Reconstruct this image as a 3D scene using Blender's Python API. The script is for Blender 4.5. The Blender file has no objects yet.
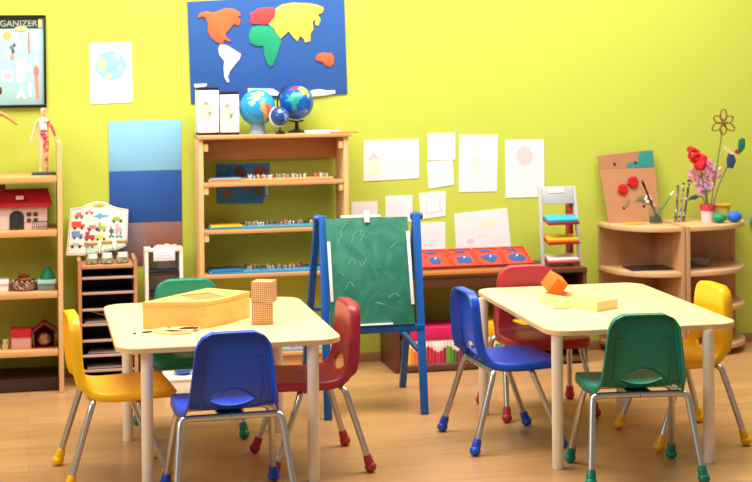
import bpy, bmesh, math, random
from mathutils import Vector, Matrix
random.seed(7)
PI = math.pi
SC = bpy.context.scene
COL = SC.collection

# ------------------------------------------------------------------ camera
cam_d = bpy.data.cameras.new('camera')
cam = bpy.data.objects.new('camera', cam_d)
COL.objects.link(cam)
FPX = 1600.0
YAW = math.atan(351 / 1600)
cam.location = (0, 0, 1.56)
cam.matrix_world = (Matrix.Translation((0, 0, 1.56)) @ Matrix.Rotation(-YAW, 4, 'Z')
                    @ Matrix.Rotation(PI / 2, 4, 'X') @ Matrix.Rotation(-0.010, 4, 'Z'))
cam_d.sensor_fit = 'HORIZONTAL'
cam_d.sensor_width = 36
cam_d.lens = 36 * FPX / 752
cam_d.shift_y = -(241 - 50) / 752
cam_d.dof.use_dof = True
cam_d.dof.focus_distance = 5.9
cam_d.dof.aperture_fstop = 4.8
cam_d.clip_end = 100
SC.camera = cam

# ------------------------------------------------------------------ light
w = bpy.data.worlds.new('world')
SC.world = w
w.use_nodes = True
w.node_tree.nodes['Background'].inputs[0].default_value = (1.0, 0.96, 0.90, 1)
w.node_tree.nodes['Background'].inputs[1].default_value = 0.22


def area(name, loc, target, sx, sy, power, color):
    d = bpy.data.lights.new(name, 'AREA')
    d.shape = 'RECTANGLE'
    d.size, d.size_y = sx, sy
    d.energy = power
    d.color = color
    o = bpy.data.objects.new(name, d)
    COL.objects.link(o)
    o.location = loc
    o.rotation_euler = (Vector(target) - Vector(loc)).to_track_quat('-Z', 'Y').to_euler()
    return o


area('window_daylight', (-2.8, 4.0, 3.0), (1.4, 7.2, 0.4), 3.0, 1.6, 105, (1.0, 0.98, 0.96))
area('ceiling_light', (1.5, 6.35, 3.6), (1.5, 6.6, 0.0), 4.6, 1.5, 255, (1.0, 0.97, 0.93))

SC.view_settings.view_transform = 'Standard'
SC.view_settings.look = 'None'
SC.view_settings.gamma = 1
SC.view_settings.use_curve_mapping = False
SC.view_settings.exposure = 0.10


# ------------------------------------------------------------------ materials
def lin(c):
    return tuple(((v / 255) / 12.92 if v <= 10.31 else (((v / 255) + 0.055) / 1.055) ** 2.4) for v in c)


def new_mat(name):
    m = bpy.data.materials.new(name)
    m.use_nodes = True
    return m, m.node_tree, m.node_tree.nodes['Principled BSDF']


_mc = {}


def mat(rgb, rough=0.5, metal=0.0, var=0.04, name=None, spec=0.5, scale=12):
    """plain paint / plastic with a faint procedural mottling"""
    k = (rgb, rough, metal, var, spec, scale)
    if k in _mc:
        return _mc[k]
    m, nt, p = new_mat(name or 'paint')
    p.inputs['Roughness'].default_value = rough
    p.inputs['Metallic'].default_value = metal
    p.inputs['Specular IOR Level'].default_value = spec
    c = lin(rgb)
    n = nt.nodes.new('ShaderNodeTexNoise')
    n.inputs['Scale'].default_value = scale
    t = nt.nodes.new('ShaderNodeTexCoord')
    nt.links.new(t.outputs['Object'], n.inputs['Vector'])
    mx = nt.nodes.new('ShaderNodeMix')
    mx.data_type = 'RGBA'
    mx.inputs[6].default_value = tuple(v * (1 - var) for v in c) + (1,)
    mx.inputs[7].default_value = tuple(min(1, v * (1 + var)) for v in c) + (1,)
    nt.links.new(n.outputs['Fac'], mx.inputs[0])
    nt.links.new(mx.outputs[2], p.inputs['Base Color'])
    _mc[k] = m
    return m


def wood(rgb, rgb2, rough=0.45, stretch=(1, 12, 12), scale=2.0, name='wood', coat=0.0):
    m, nt, p = new_mat(name)
    t = nt.nodes.new('ShaderNodeTexCoord')
    mp = nt.nodes.new('ShaderNodeMapping')
    mp.inputs['Scale'].default_value = stretch
    n = nt.nodes.new('ShaderNodeTexNoise')
    n.inputs['Scale'].default_value = scale
    n.inputs['Detail'].default_value = 5
    n.inputs['Distortion'].default_value = 0.6
    r = nt.nodes.new('ShaderNodeValToRGB')
    r.color_ramp.elements[0].position = 0.3
    r.color_ramp.elements[1].position = 0.7
    r.color_ramp.elements[0].color = lin(rgb) + (1,)
    r.color_ramp.elements[1].color = lin(rgb2) + (1,)
    nt.links.new(t.outputs['Object'], mp.inputs[0])
    nt.links.new(mp.outputs[0], n.inputs['Vector'])
    nt.links.new(n.outputs['Fac'], r.inputs[0])
    nt.links.new(r.outputs[0], p.inputs['Base Color'])
    p.inputs['Roughness'].default_value = rough
    p.inputs['Coat Weight'].default_value = coat
    p.inputs['Coat Roughness'].default_value = 0.25
    return m


def glass(rgb=(235, 245, 240), alpha_ior=1.3, rough=0.02):
    m, nt, p = new_mat('clear_glass')
    p.inputs['Base Color'].default_value = lin(rgb) + (1,)
    p.inputs['Transmission Weight'].default_value = 1.0
    p.inputs['Roughness'].default_value = rough
    p.inputs['IOR'].default_value = alpha_ior
    return m


def spots(base, cols, scale, name, rough=0.5, th=0.55, detail=2.0):
    """base colour with patches of other colours whose outlines come from noise"""
    m, nt, p = new_mat(name)
    t = nt.nodes.new('ShaderNodeTexCoord')
    prev = None
    for i, c in enumerate(cols):
        mp = nt.nodes.new('ShaderNodeMapping')
        mp.inputs['Location'].default_value = (i * 3.7 + 1.3, i * 5.1, i * 2.3)
        n = nt.nodes.new('ShaderNodeTexNoise')
        n.inputs['Scale'].default_value = scale
        n.inputs['Detail'].default_value = detail
        r = nt.nodes.new('ShaderNodeValToRGB')
        r.color_ramp.elements[0].position = th
        r.color_ramp.elements[1].position = th + 0.02
        nt.links.new(t.outputs['Object'], mp.inputs[0])
        nt.links.new(mp.outputs[0], n.inputs['Vector'])
        nt.links.new(n.outputs['Fac'], r.inputs[0])
        mx = nt.nodes.new('ShaderNodeMix')
        mx.data_type = 'RGBA'
        if prev is None:
            mx.inputs[6].default_value = lin(base) + (1,)
        else:
            nt.links.new(prev, mx.inputs[6])
        mx.inputs[7].default_value = lin(c) + (1,)
        nt.links.new(r.outputs[0], mx.inputs[0])
        prev = mx.outputs[2]
    nt.links.new(prev, p.inputs['Base Color'])
    p.inputs['Roughness'].default_value = rough
    return m


def floor_mat():
    m, nt, p = new_mat('laminate_planks')
    t = nt.nodes.new('ShaderNodeTexCoord')
    mp = nt.nodes.new('ShaderNodeMapping')
    br = nt.nodes.new('ShaderNodeTexBrick')
    br.offset = 0.37
    br.inputs['Scale'].default_value = 1.0
    br.inputs['Brick Width'].default_value = 1.25
    br.inputs['Row Height'].default_value = 0.13
    br.inputs['Mortar Size'].default_value = 0.0012
    br.inputs['Mortar Smooth'].default_value = 0.3
    br.inputs['Color1'].default_value = lin((200, 152, 100)) + (1,)
    br.inputs['Color2'].default_value = lin((188, 140, 90)) + (1,)
    br.inputs['Mortar'].default_value = lin((156, 110, 70)) + (1,)
    nt.links.new(t.outputs['Object'], br.inputs['Vector'])
    mp.inputs['Scale'].default_value = (1.2, 16, 1)
    n = nt.nodes.new('ShaderNodeTexNoise')
    n.inputs['Scale'].default_value = 2.2
    n.inputs['Detail'].default_value = 6
    n.inputs['Distortion'].default_value = 0.8
    nt.links.new(t.outputs['Object'], mp.inputs[0])
    nt.links.new(mp.outputs[0], n.inputs['Vector'])
    r = nt.nodes.new('ShaderNodeValToRGB')
    r.color_ramp.elements[0].position = 0.3
    r.color_ramp.elements[1].position = 0.72
    r.color_ramp.elements[0].color = (0.84, 0.81, 0.78, 1)
    r.color_ramp.elements[1].color = (1.04, 1.04, 1.05, 1)
    nt.links.new(n.outputs['Fac'], r.inputs[0])
    mx = nt.nodes.new('ShaderNodeMix')
    mx.data_type = 'RGBA'
    mx.blend_type = 'MULTIPLY'
    mx.inputs[0].default_value = 1
    nt.links.new(br.outputs['Color'], mx.inputs[6])
    nt.links.new(r.outputs[0], mx.inputs[7])
    nt.links.new(mx.outputs[2], p.inputs['Base Color'])
    p.inputs['Roughness'].default_value = 0.31
    return m


def cube_grid_mat():
    m, nt, p = new_mat('printed_grid_wood')
    t = nt.nodes.new('ShaderNodeTexCoord')
    sep = nt.nodes.new('ShaderNodeSeparateXYZ')
    nt.links.new(t.outputs['Object'], sep.inputs[0])
    outs = []
    for ax in range(3):
        a = nt.nodes.new('ShaderNodeMath')
        a.operation = 'MULTIPLY'
        a.inputs[1].default_value = 1 / 0.0081
        nt.links.new(sep.outputs[ax], a.inputs[0])
        b = nt.nodes.new('ShaderNodeMath')
        b.operation = 'FRACT'
        nt.links.new(a.outputs[0], b.inputs[0])
        c = nt.nodes.new('ShaderNodeMath')
        c.operation = 'COMPARE'
        c.inputs[1].default_value = 0.5
        c.inputs[2].default_value = 0.17
        nt.links.new(b.outputs[0], c.inputs[0])
        outs.append(c.outputs[0])
    mx1 = nt.nodes.new('ShaderNodeMath')
    mx1.operation = 'MAXIMUM'
    mx2 = nt.nodes.new('ShaderNodeMath')
    mx2.operation = 'MAXIMUM'
    nt.links.new(outs[0], mx1.inputs[0])
    nt.links.new(outs[1], mx1.inputs[1])
    nt.links.new(mx1.outputs[0], mx2.inputs[0])
    nt.links.new(outs[2], mx2.inputs[1])
    mix = nt.nodes.new('ShaderNodeMix')
    mix.data_type = 'RGBA'
    mix.inputs[6].default_value = lin((240, 196, 140)) + (1,)
    mix.inputs[7].default_value = lin((192, 124, 84)) + (1,)
    nt.links.new(mx2.outputs[0], mix.inputs[0])
    nt.links.new(mix.outputs[2], p.inputs['Base Color'])
    p.inputs['Roughness'].default_value = 0.5
    return m


M_floor = floor_mat()
M_wall = mat((197, 209, 76), 0.72, var=0.02, name='lime_wall_paint', scale=3)
M_base = wood((150, 110, 70), (165, 124, 80), name='baseboard_wood')
M_pine = wood((226, 176, 112), (238, 194, 132), 0.45, (12, 12, 1.2), name='pine')
M_pineH = wood((208, 152, 92), (222, 170, 108), 0.45, (1.2, 12, 12), name='pine_board')
M_rail = wood((196, 128, 78), (208, 142, 88), 0.5, (1.2, 12, 12), name='brown_pine')
M_beech = wood((186, 138, 92), (200, 152, 106), 0.45, (12, 12, 1.2), name='beech')
M_beechH = wood((212, 166, 116), (224, 180, 130), 0.45, (1.2, 12, 12), name='beech_board')
M_top = wood((246, 218, 156), (251, 227, 170), 0.32, (1.5, 14, 14), name='maple_table_top', coat=0.15)
M_edge = wood((226, 184, 128), (236, 196, 140), 0.4, (1.5, 14, 14), name='maple_table_edge')
M_cream = mat((244, 232, 208), 0.35, var=0.02, name='cream_lacquer')
M_steel = mat((206, 204, 200), 0.36, 1.0, 0.03, name='chromed_steel')
M_boxw = wood((244, 194, 100), (249, 206, 116), 0.45, (1.5, 14, 14), name='varnished_pine_box')
M_slat = wood((216, 156, 96), (228, 170, 108), 0.5, (1.5, 14, 14), name='slat_wood')
M_boxl = wood((236, 190, 112), (244, 202, 126), 0.45, (1.5, 14, 14), name='tray_lid_wood')
M_plybx = wood((250, 222, 150), (253, 230, 166), 0.45, (1.5, 14, 14), name='pale_wood_tray')
M_dkbrown = wood((88, 50, 34), (104, 60, 40), 0.45, (1.5, 14, 14), name='dark_brown_veneer')
M_midbrown = wood((128, 76, 44), (146, 90, 52), 0.45, (1.5, 14, 14), name='brown_veneer')
M_black = mat((22, 18, 18), 0.5, name='black_plastic')
M_sortin = mat((46, 26, 24), 0.6, name='dark_cubby_inside')
M_sortw = wood((190, 130, 88), (204, 146, 102), 0.5, (1.5, 14, 14), name='sorter_wood')
M_shelfpale = wood((190, 150, 130), (206, 168, 148), 0.5, (1.5, 14, 14), name='pale_pink_wood')
M_white = mat((242, 240, 238), 0.6, var=0.01, name='white_paper')
M_blue = mat((24, 78, 200), 0.32, name='blue_plastic')
M_green = mat((0, 124, 100), 0.32, name='green_plastic')
M_red = mat((170, 40, 54), 0.34, name='red_plastic')
M_yellow = mat((255, 190, 8), 0.34, name='yellow_plastic')
M_easel = mat((18, 88, 166), 0.35, name='blue_painted_wood')
M_teal = mat((20, 120, 110), 0.5, name='teal_paint')
M_glass = glass(alpha_ior=1.12)
M_crimson = mat((176, 22, 34), 0.45, name='crimson')


# ------------------------------------------------------------------ mesh helpers
class B:
    def __init__(self):
        self.bm = bmesh.new()

    def _take(self, t, m, M=None):
        if M is not None:
            bmesh.ops.transform(t, matrix=M, verts=t.verts)
        for f in t.faces:
            f.material_index = m
        me = bpy.data.meshes.new('tmp')
        t.to_mesh(me)
        t.free()
        self.bm.from_mesh(me)
        bpy.data.meshes.remove(me)
        return self

    def box(self, x0, x1, y0, y1, z0, z1, bev=0.002, m=0, M=None, seg=2):
        t = bmesh.new()
        bmesh.ops.create_cube(t, size=1)
        bmesh.ops.scale(t, vec=(x1 - x0, y1 - y0, z1 - z0), verts=t.verts)
        bmesh.ops.translate(t, vec=((x0 + x1) / 2, (y0 + y1) / 2, (z0 + z1) / 2), verts=t.verts)
        if bev > 0:
            bmesh.ops.bevel(t, geom=t.edges[:], offset=min(bev, 0.45 * min(x1 - x0, y1 - y0, z1 - z0)), segments=seg, affect='EDGES', profile=0.5)
        return self._take(t, m, M)

    def prism(self, poly, z0, z1, m=0, M=None, bev=0.0, mtop=None):
        """polygon in local XY extruded along Z"""
        t = bmesh.new()
        vs = [t.verts.new((p[0], p[1], z0)) for p in poly]
        f = t.faces.new(vs)
        r = bmesh.ops.extrude_face_region(t, geom=[f])
        bmesh.ops.translate(t, vec=(0, 0, z1 - z0), verts=[v for v in r['geom'] if isinstance(v, bmesh.types.BMVert)])
        bmesh.ops.recalc_face_normals(t, faces=t.faces)
        if bev > 0:
            t.edges.ensure_lookup_table()
            es = [e for e in t.edges if abs(e.verts[0].co.z - e.verts[1].co.z) < 1e-6]
            bmesh.ops.bevel(t, geom=es, offset=bev, segments=2, affect='EDGES', profile=0.5)
        return self._take(t, m, M)

    def tube(self, pts, r, seg=12, m=0, M=None, smooth=0):
        P = [Vector(p) for p in pts]
        R = r if isinstance(r, (list, tuple)) else [r] * len(P)
        R = list(R)
        for _ in range(smooth):
            Q, S = [P[0]], [R[0]]
            for i in range(len(P) - 1):
                Q += [P[i].lerp(P[i + 1], .25), P[i].lerp(P[i + 1], .75)]
                S += [R[i] * .75 + R[i + 1] * .25, R[i] * .25 + R[i + 1] * .75]
            Q.append(P[-1])
            S.append(R[-1])
            P, R = Q, S
        t = bmesh.new()
        rings = []
        d0 = (P[1] - P[0]).normalized()
        up = Vector((0, 0, 1)) if abs(d0.z) < 0.9 else Vector((1, 0, 0))
        nrm = d0.cross(up).normalized()
        for i, p in enumerate(P):
            a = P[max(i - 1, 0)]
            b = P[min(i + 1, len(P) - 1)]
            d = (b - a).normalized()
            nrm = (nrm - d * nrm.dot(d)).normalized()
            bn = d.cross(nrm)
            rings.append([t.verts.new(p + (nrm * math.cos(2 * PI * k / seg) + bn * math.sin(2 * PI * k / seg)) * R[i]) for k in range(seg)])
        for i in range(len(rings) - 1):
            for k in range(seg):
                t.faces.new((rings[i][k], rings[i][(k + 1) % seg], rings[i + 1][(k + 1) % seg], rings[i + 1][k]))
        t.faces.new(rings[0][::-1])
        t.faces.new(rings[-1])
        bmesh.ops.recalc_face_normals(t, faces=t.faces)
        return self._take(t, m, M)

    def lathe(self, prof, c=(0, 0, 0), seg=24, m=0, M=None):
        t = bmesh.new()
        rings = []
        for r, z in prof:
            if r < 1e-6:
                rings.append([t.verts.new((c[0], c[1], c[2] + z))])
            else:
                rings.append([t.verts.new((c[0] + r * math.cos(2 * PI * k / seg), c[1] + r * math.sin(2 * PI * k / seg), c[2] + z)) for k in range(seg)])
        for i in range(len(rings) - 1):
            a, b = rings[i], rings[i + 1]
            for k in range(seg):
                k2 = (k + 1) % seg
                if len(a) == 1 and len(b) == 1:
                    continue
                if len(a) == 1:
                    t.faces.new((a[0], b[k2], b[k]))
                elif len(b) == 1:
                    t.faces.new((a[k], a[k2], b[0]))
                else:
                    t.faces.new((a[k], a[k2], b[k2], b[k]))
        bmesh.ops.recalc_face_normals(t, faces=t.faces)
        return self._take(t, m, M)

    def ball(self, c, r, m=0, sub=3, sc=(1, 1, 1), jit=0.0):
        t = bmesh.new()
        bmesh.ops.create_icosphere(t, subdivisions=sub, radius=r)
        if jit:
            for v in t.verts:
                v.co *= 1 + random.uniform(-jit, jit)
        bmesh.ops.scale(t, vec=sc, verts=t.verts)
        bmesh.ops.translate(t, vec=c, verts=t.verts)
        return self._take(t, m)

    def build(self, name, mats, parent=None, loc=(0, 0, 0), rot=(0, 0, 0), angle=38):
        for f in self.bm.faces:
            f.smooth = True
        for e in self.bm.edges:
            if len(e.link_faces) == 2 and e.calc_face_angle(0) > math.radians(angle):
                e.smooth = False
        me = bpy.data.meshes.new(name)
        self.bm.to_mesh(me)
        self.bm.free()
        o = bpy.data.objects.new(name, me)
        COL.objects.link(o)
        for mm in (mats if isinstance(mats, (list, tuple)) else [mats]):
            me.materials.append(mm)
        o.parent = parent
        o.location = loc
        o.rotation_euler = rot
        return o


def tag(o, label, cat, group=None):
    o['label'] = label
    o['category'] = cat
    if group:
        o['group'] = group
    return o


def thing(name, label, cat, loc=(0, 0, 0), rz=0.0, group=None):
    o = bpy.data.objects.new(name, None)
    o.empty_display_size = 0.05
    COL.objects.link(o)
    o.location = loc
    o.rotation_euler = (0, 0, rz)
    return tag(o, label, cat, group)


def structure(o):
    o['kind'] = 'structure'
    return o


def rounded_rect(x0, x1, y0, y1, r, n=8):
    pts = []
    for cx, cy, a0 in ((x1 - r, y1 - r, 0), (x0 + r, y1 - r, 90), (x0 + r, y0 + r, 180), (x1 - r, y0 + r, 270)):
        for k in range(n + 1):
            a = math.radians(a0 + 90 * k / n)
            pts.append((cx + r * math.cos(a), cy + r * math.sin(a)))
    return pts


def ellipse(cx, cy, rx, ry, n=24, a0=0.0):
    return [(cx + rx * math.cos(2 * PI * k / n + a0), cy + ry * math.sin(2 * PI * k / n + a0)) for k in range(n)]


WALL = 7.85
# matrix taking (x, y, z) of a flat drawing to the wall: x -> X, y -> Z, extrusion z -> -Y (into the room)
WM = Matrix(((1, 0, 0, 0), (0, 0, -1, WALL - 0.0005), (0, 1, 0, 0), (0, 0, 0, 1)))

# ------------------------------------------------------------------ setting
structure(B().box(-3.2, 7.5, -1.5, WALL + 0.1, -0.05, 0, 0).build('floor', M_floor))
structure(B().box(-3.2, 7.5, WALL, WALL + 0.1, -0.05, 3.1, 0).build('wall_back', M_wall))
structure(B().box(-3.2, 7.5, WALL - 0.014, WALL, 0, 0.045, 0.002).build('baseboard_back', M_base))

# ------------------------------------------------------------------ chairs
PROF = [(-0.130, 0.608), (-0.130, 0.578), (-0.130, 0.530), (-0.129, 0.475), (-0.127, 0.425), (-0.121, 0.387), (-0.109, 0.357),
        (-0.085, 0.335), (-0.045, 0.327), (0.010, 0.327), (0.070, 0.331), (0.130, 0.336), (0.180, 0.338), (0.205, 0.333), (0.220, 0.320)]


def prof_at(t):
    L = [0]
    for a, b in zip(PROF, PROF[1:]):
        L.append(L[-1] + math.hypot(b[0] - a[0], b[1] - a[1]))
    s = t * L[-1]
    for i in range(len(PROF) - 1):
        if s <= L[i + 1] + 1e-9:
            k = (s - L[i]) / (L[i + 1] - L[i])
            return Vector((PROF[i][0] * (1 - k) + PROF[i + 1][0] * k, PROF[i][1] * (1 - k) + PROF[i + 1][1] * k)), L[-1]
    return Vector(PROF[-1]), L[-1]


def half_width(t):
    # t: 0 top of back ... 1 front of seat
    keys = [(0, 0.115), (0.10, 0.123), (0.25, 0.132), (0.38, 0.141), (0.46, 0.149), (0.54, 0.164), (0.65, 0.172), (0.85, 0.172), (1, 0.162)]
    for (a, wa), (b, wb) in zip(keys, keys[1:]):
        if t <= b:
            return wa + (wb - wa) * (t - a) / (b - a)
    return keys[-1][1]


def smooth_prof():
    global PROF
    for _ in range(2):
        q = [PROF[0]]
        for a, b in zip(PROF, PROF[1:]):
            q += [(a[0] * .75 + b[0] * .25, a[1] * .75 + b[1] * .25), (a[0] * .25 + b[0] * .75, a[1] * .25 + b[1] * .75)]
        q.append(PROF[-1])
        PROF = q


smooth_prof()


def chair_shell_bm():
    """one moulded sheet: back and seat, a lens-shaped opening where they meet, rim turned back and down"""
    _, L = prof_at(0)
    NS = 36
    ta, tb = 0.338, 0.440     # centre opening, along the sheet
    tm = 0.398
    ups = [k / 15 for k in range(16)]
    lows = [k / 22 for k in range(23)]
    bm = bmesh.new()

    def vert(s, t):
        p, _ = prof_at(t)
        p2, _ = prof_at(min(1, t + 0.01))
        p1, _ = prof_at(max(0, t - 0.01))
        d = (p2 - p1).normalized()
        n = Vector((-d.y, d.x))           # front / up side
        if n.x * 0 + n.y < 0 and t > 0.5:
            n = -n
        hw = half_width(t)
        rc = 0.055 / L                    # rounded corners
        e = 0
        if t < rc:
            e = 1 - t / rc
        elif t > 1 - rc:
            e = 1 - (1 - t) / rc
        hw -= 0.055 * (1 - math.sqrt(max(0, 1 - e * e))) * 0.75
        x = s * hw
        # slight dish
        dish = 0.010 * (s * s) * math.sin(PI * min(1, max(0, t)))
        return bm.verts.new((x, p.x + n.x * dish, p.y + n.y * dish))

    def gap(s):
        k = abs(s) / 0.54
        return 0 if k >= 1 else (1 - k * k)

    rows = []
    S = [-1 + 2 * i / NS for i in range(NS + 1)]
    top = [[vert(s, u * (tm - (tm - ta) * gap(s))) for s in S] for u in ups]
    low = [[vert(s, (tm + (tb - tm) * gap(s)) * (1 - u) + u) for s in S] for u in lows]
    # weld the two halves outside the opening
    for i, s in enumerate(S):
        if gap(s) == 0:
            v = low[0][i]
            bm.verts.remove(v)
            low[0][i] = top[-1][i]
    for G in (top, low):
        for j in range(len(G) - 1):
            for i in range(NS):
                try:
                    bm.faces.new((G[j][i], G[j][i + 1], G[j + 1][i + 1], G[j + 1][i]))
                except ValueError:
                    pass
    bm.normal_update()
    # consistent normals facing front / up
    up_avg = sum((f.normal.z for f in bm.faces))
    if up_avg < 0:
        bmesh.ops.reverse_faces(bm, faces=bm.faces)
        bm.normal_update()
    # rim
    outer = [e for e in bm.edges if e.is_boundary and not all(abs(v.co.x) < 0.10 and 0.33 < v.co.z < 0.47 for v in e.verts)]
    inner = [e for e in bm.edges if e.is_boundary and e not in outer]
    nrm = {v: v.normal.copy() for v in bm.verts}
    cen = {}

    def rim(edges, outw, depths):
        cur = edges
        nmap = {v: nrm[v] for e in edges for v in e.verts}
        for (o_, dd) in depths:
            r = bmesh.ops.extrude_edge_only(bm, edges=cur)
            nv = [g for g in r['geom'] if isinstance(g, bmesh.types.BMVert)]
            ne = [g for g in r['geom'] if isinstance(g, bmesh.types.BMEdge)]
            new_map = {}
            for v in nv:
                src = min(nmap, key=lambda q: (q.co - v.co).length_squared)
                new_map[v] = nmap[src]
            for v in nv:
                n = new_map[v]
                dirx = Vector((1 if v.co.x > 0 else -1, 0, 0)) * min(1, abs(v.co.x) / 0.13) ** 4
                v.co += dirx * o_ * outw - n * dd * (1.35 if v.co.z > 0.37 else 1.0)
            nmap = new_map
            cur = [e for e in ne if e.is_boundary and all(v in new_map for v in e.verts)]
    rim(outer, 1, [(0.004, 0.002), (0.003, 0.006), (0.001, 0.022)])
    rim(inner, 0, [(0.0, 0.006)])
    bm.normal_update()
    return bm


def make_shell_mesh():
    bm = chair_shell_bm()
    bmesh.ops.remove_doubles(bm, verts=bm.verts, dist=1e-5)
    for f in bm.faces:
        f.smooth = True
    me = bpy.data.meshes.new('seat_shell')
    bm.to_mesh(me)
    bm.free()
    return me


SHELL = make_shell_mesh()


def chair(label, color, loc, heading):
    """heading: direction in degrees the sitter faces (0 = +X, 90 = +Y)"""
    t = thing('school_chair', label, 'chair', loc, math.radians(heading - 90), 'plastic school chairs around the two tables')
    me = SHELL.copy()
    me.materials.append(color)
    s = bpy.data.objects.new('seat_shell', me)
    COL.objects.link(s)
    s.parent = t
    md = s.modifiers.new('thickness', 'SOLIDIFY')
    md.thickness = 0.005
    md.offset = -1
    # two moulded ribs down the rear of the back
    for sx in (-1, 1):
        rb = B()
        rb.tube([(sx * 0.070, -0.133, 0.520), (sx * 0.096, -0.133, 0.520), (sx * 0.101, -0.130, 0.43), (sx * 0.105, -0.125, 0.38), (sx * 0.106, -0.109, 0.342)], 0.0024, 6)
        rb.build('back_rib', color, t)
    for sx in (-1, 1):
        for rear in (True, False):
            b = B()
            if rear:
                pts = [(sx * .206, -.182, .02), (sx * .180, -.108, .262), (sx * .175, -.094, .303), (sx * .150, -.088, .307), (sx * .11, -.088, .307), (sx * .0015, -.088, .307)]
            else:
                pts = [(sx * .196, .180, .02), (sx * .173, .088, .250), (sx * .164, .072, .295), (sx * .140, .066, .309), (sx * .09, .066, .309), (sx * .0015, .066, .309)]
            b.tube(pts, 0.0118, 14, smooth=2)
            lg = b.build('leg', M_steel, t)
            d = (Vector(pts[1]) - Vector(pts[0])).normalized()
            f = Vector(pts[0])
            c = B()
            c.tube([f + d * 0.045, f + d * 0.030, f + d * 0.020, f + d * 0.004], [0.0150, 0.0170, 0.0180, 0.0170], 14)
            c.ball((f.x, f.y, 0.0200), 0.0222, sub=3, sc=(1, 1, 0.90))
            c.build('foot_cap', color, lg)
    pl = B()
    pl.box(-0.045, 0.045, -0.085, 0.063, 0.311, 0.318, 0.002)
    pl.build('seat_plate', M_steel, t)
    return t


chair('yellow school chair at the left end of the left table, seen from its side', M_yellow, (0.304, 5.985, 0), 4)
chair('blue school chair in front of the left table with its back to the viewer', M_blue, (0.676, 5.565, 0), 92)
chair('red school chair tucked under the right side of the left table', M_red, (1.044, 5.985, 0), 182)
chair('green school chair behind the left table, its seat facing the viewer', M_green, (0.652, 6.588, 0), 270)
chair('blue school chair at the left side of the right table, near the easel', M_blue, (1.842, 6.13, 0), 3)
chair('green school chair in front of the right table, nearest and seen from behind', M_green, (2.165, 5.53, 0), 84)
chair('red school chair behind the right table, its seat facing the viewer', M_red, (2.145, 6.585, 0), 270)
chair('yellow school chair at the right end of the right table by the corner shelves', M_yellow, (2.548, 6.00, 0), 182)


# ------------------------------------------------------------------ tables
def table(label, x0, x1, y0, y1, legs, rz=0.0):
    t = thing('activity_table', label, 'table', ((x0 + x1) / 2, (y0 + y1) / 2, 0), rz)
    hx, hy = (x1 - x0) / 2, (y1 - y0) / 2
    B().prism(rounded_rect(-hx, hx, -hy, hy, 0.085), 0.499, 0.520, bev=0.003).build('table_top', M_top, t)
    B().prism(rounded_rect(-hx - .0015, hx + .0015, -hy - .0015, hy + .0015, 0.0865), 0.5005, 0.5165).build('edge_band', M_edge, t)
    for lx, ly in legs:
        p = Matrix.Rotation(-rz, 4, 'Z') @ Vector((lx - t.location.x, ly - t.location.y, 0))
        b = B()
        b.lathe([(0, 0), (0.020, 0), (0.0215, 0.003), (0.0215, 0.499), (0, 0.499)], (p.x, p.y, 0), 28)
        b.build('leg', M_cream, t)
    return t


table('pale rounded wooden table on the left holding a box and printed cubes', 0.305, 1.115, 5.675, 6.705,
      [(0.412, 5.735), (1.008, 5.715), (0.39, 6.50), (1.00, 6.50)])
table('pale rounded wooden table on the right holding an open tray and orange cube', 1.885, 2.635, 5.60, 6.69,
      [(1.918, 5.66), (2.496, 5.605), (1.895, 6.56), (2.51, 6.55)], math.radians(-1))


# ------------------------------------------------------------------ shelving units
def left_shelf():
    t = thing('open_shelf', 'light pine open shelf along the left edge holding the toy barn', 'shelf', (-0.30, 7.64, 0))
    # local: x from -0.47 to 0.47, y front -0.14 to back 0.18
    for sx in (-1, 1):
        x = sx * 0.452 - (0.0 if sx > 0 else 0.0)
        B().box(x - 0.013, x + 0.009, -0.145, 0.175, 0, 1.15, 0.003).build('side_panel', M_pine, t)
    for z in (0.98, 0.733, 0.450, 0.184):
        B().box(-0.437, 0.437, -0.140, 0.175, z - 0.014, z + 0.013, 0.002).build('shelf_board', M_pineH, t)
    B().box(-0.437, 0.437, -0.09, 0.175, 0.0, 0.062, 0.002).build('plinth', mat((58, 30, 20), .6), t)
    return t


left_shelf()


def sorter():
    t = thing('paper_sorter', 'dark cubby paper sorter with wooden slats under the three jars', 'sorter', (0.369, 7.70, 0))
    hw = 0.137
    for sx in (-1, 1):
        x = sx * (hw - 0.008)
        B().prism([(-0.105, 0), (0.11, 0), (0.11, 0.590), (0.06, 0.588), (-0.02, 0.575), (-0.105, 0.590)], x - 0.008, x + 0.008,
                  M=Matrix(((0, 0, 1, 0), (1, 0, 0, 0), (0, 1, 0, 0), (0, 0, 0, 1)))).build('side_panel', M_sortw, t)
    B().box(-hw + .017, hw - .017, -0.10, 0.11, 0.548, 0.565, 0.002).build('top_board', M_sortw, t)
    for z in (0.505, 0.434, 0.357, 0.287, 0.212, 0.142, 0.072):
        sl = B().box(-hw + .017, hw - .017, -0.098, 0.10, z - 0.005, z + 0.005, 0.001).build('cubby_board', M_sortin, t)
        B().box(-hw + .017, hw - .017, -0.104, -0.0982, z - 0.0062, z + 0.0062, 0.0015).build('slat', M_shelfpale, sl)
    B().box(-hw + .017, hw - .017, 0.101, 0.11, 0.0, 0.547, 0).build('back_panel', M_sortin, t)
    B().box(-hw + .017, hw - .017, -0.09, 0.10, 0.0, 0.012, 0).build('bottom_board', M_sortin, t)
    return t


sorter()
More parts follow.
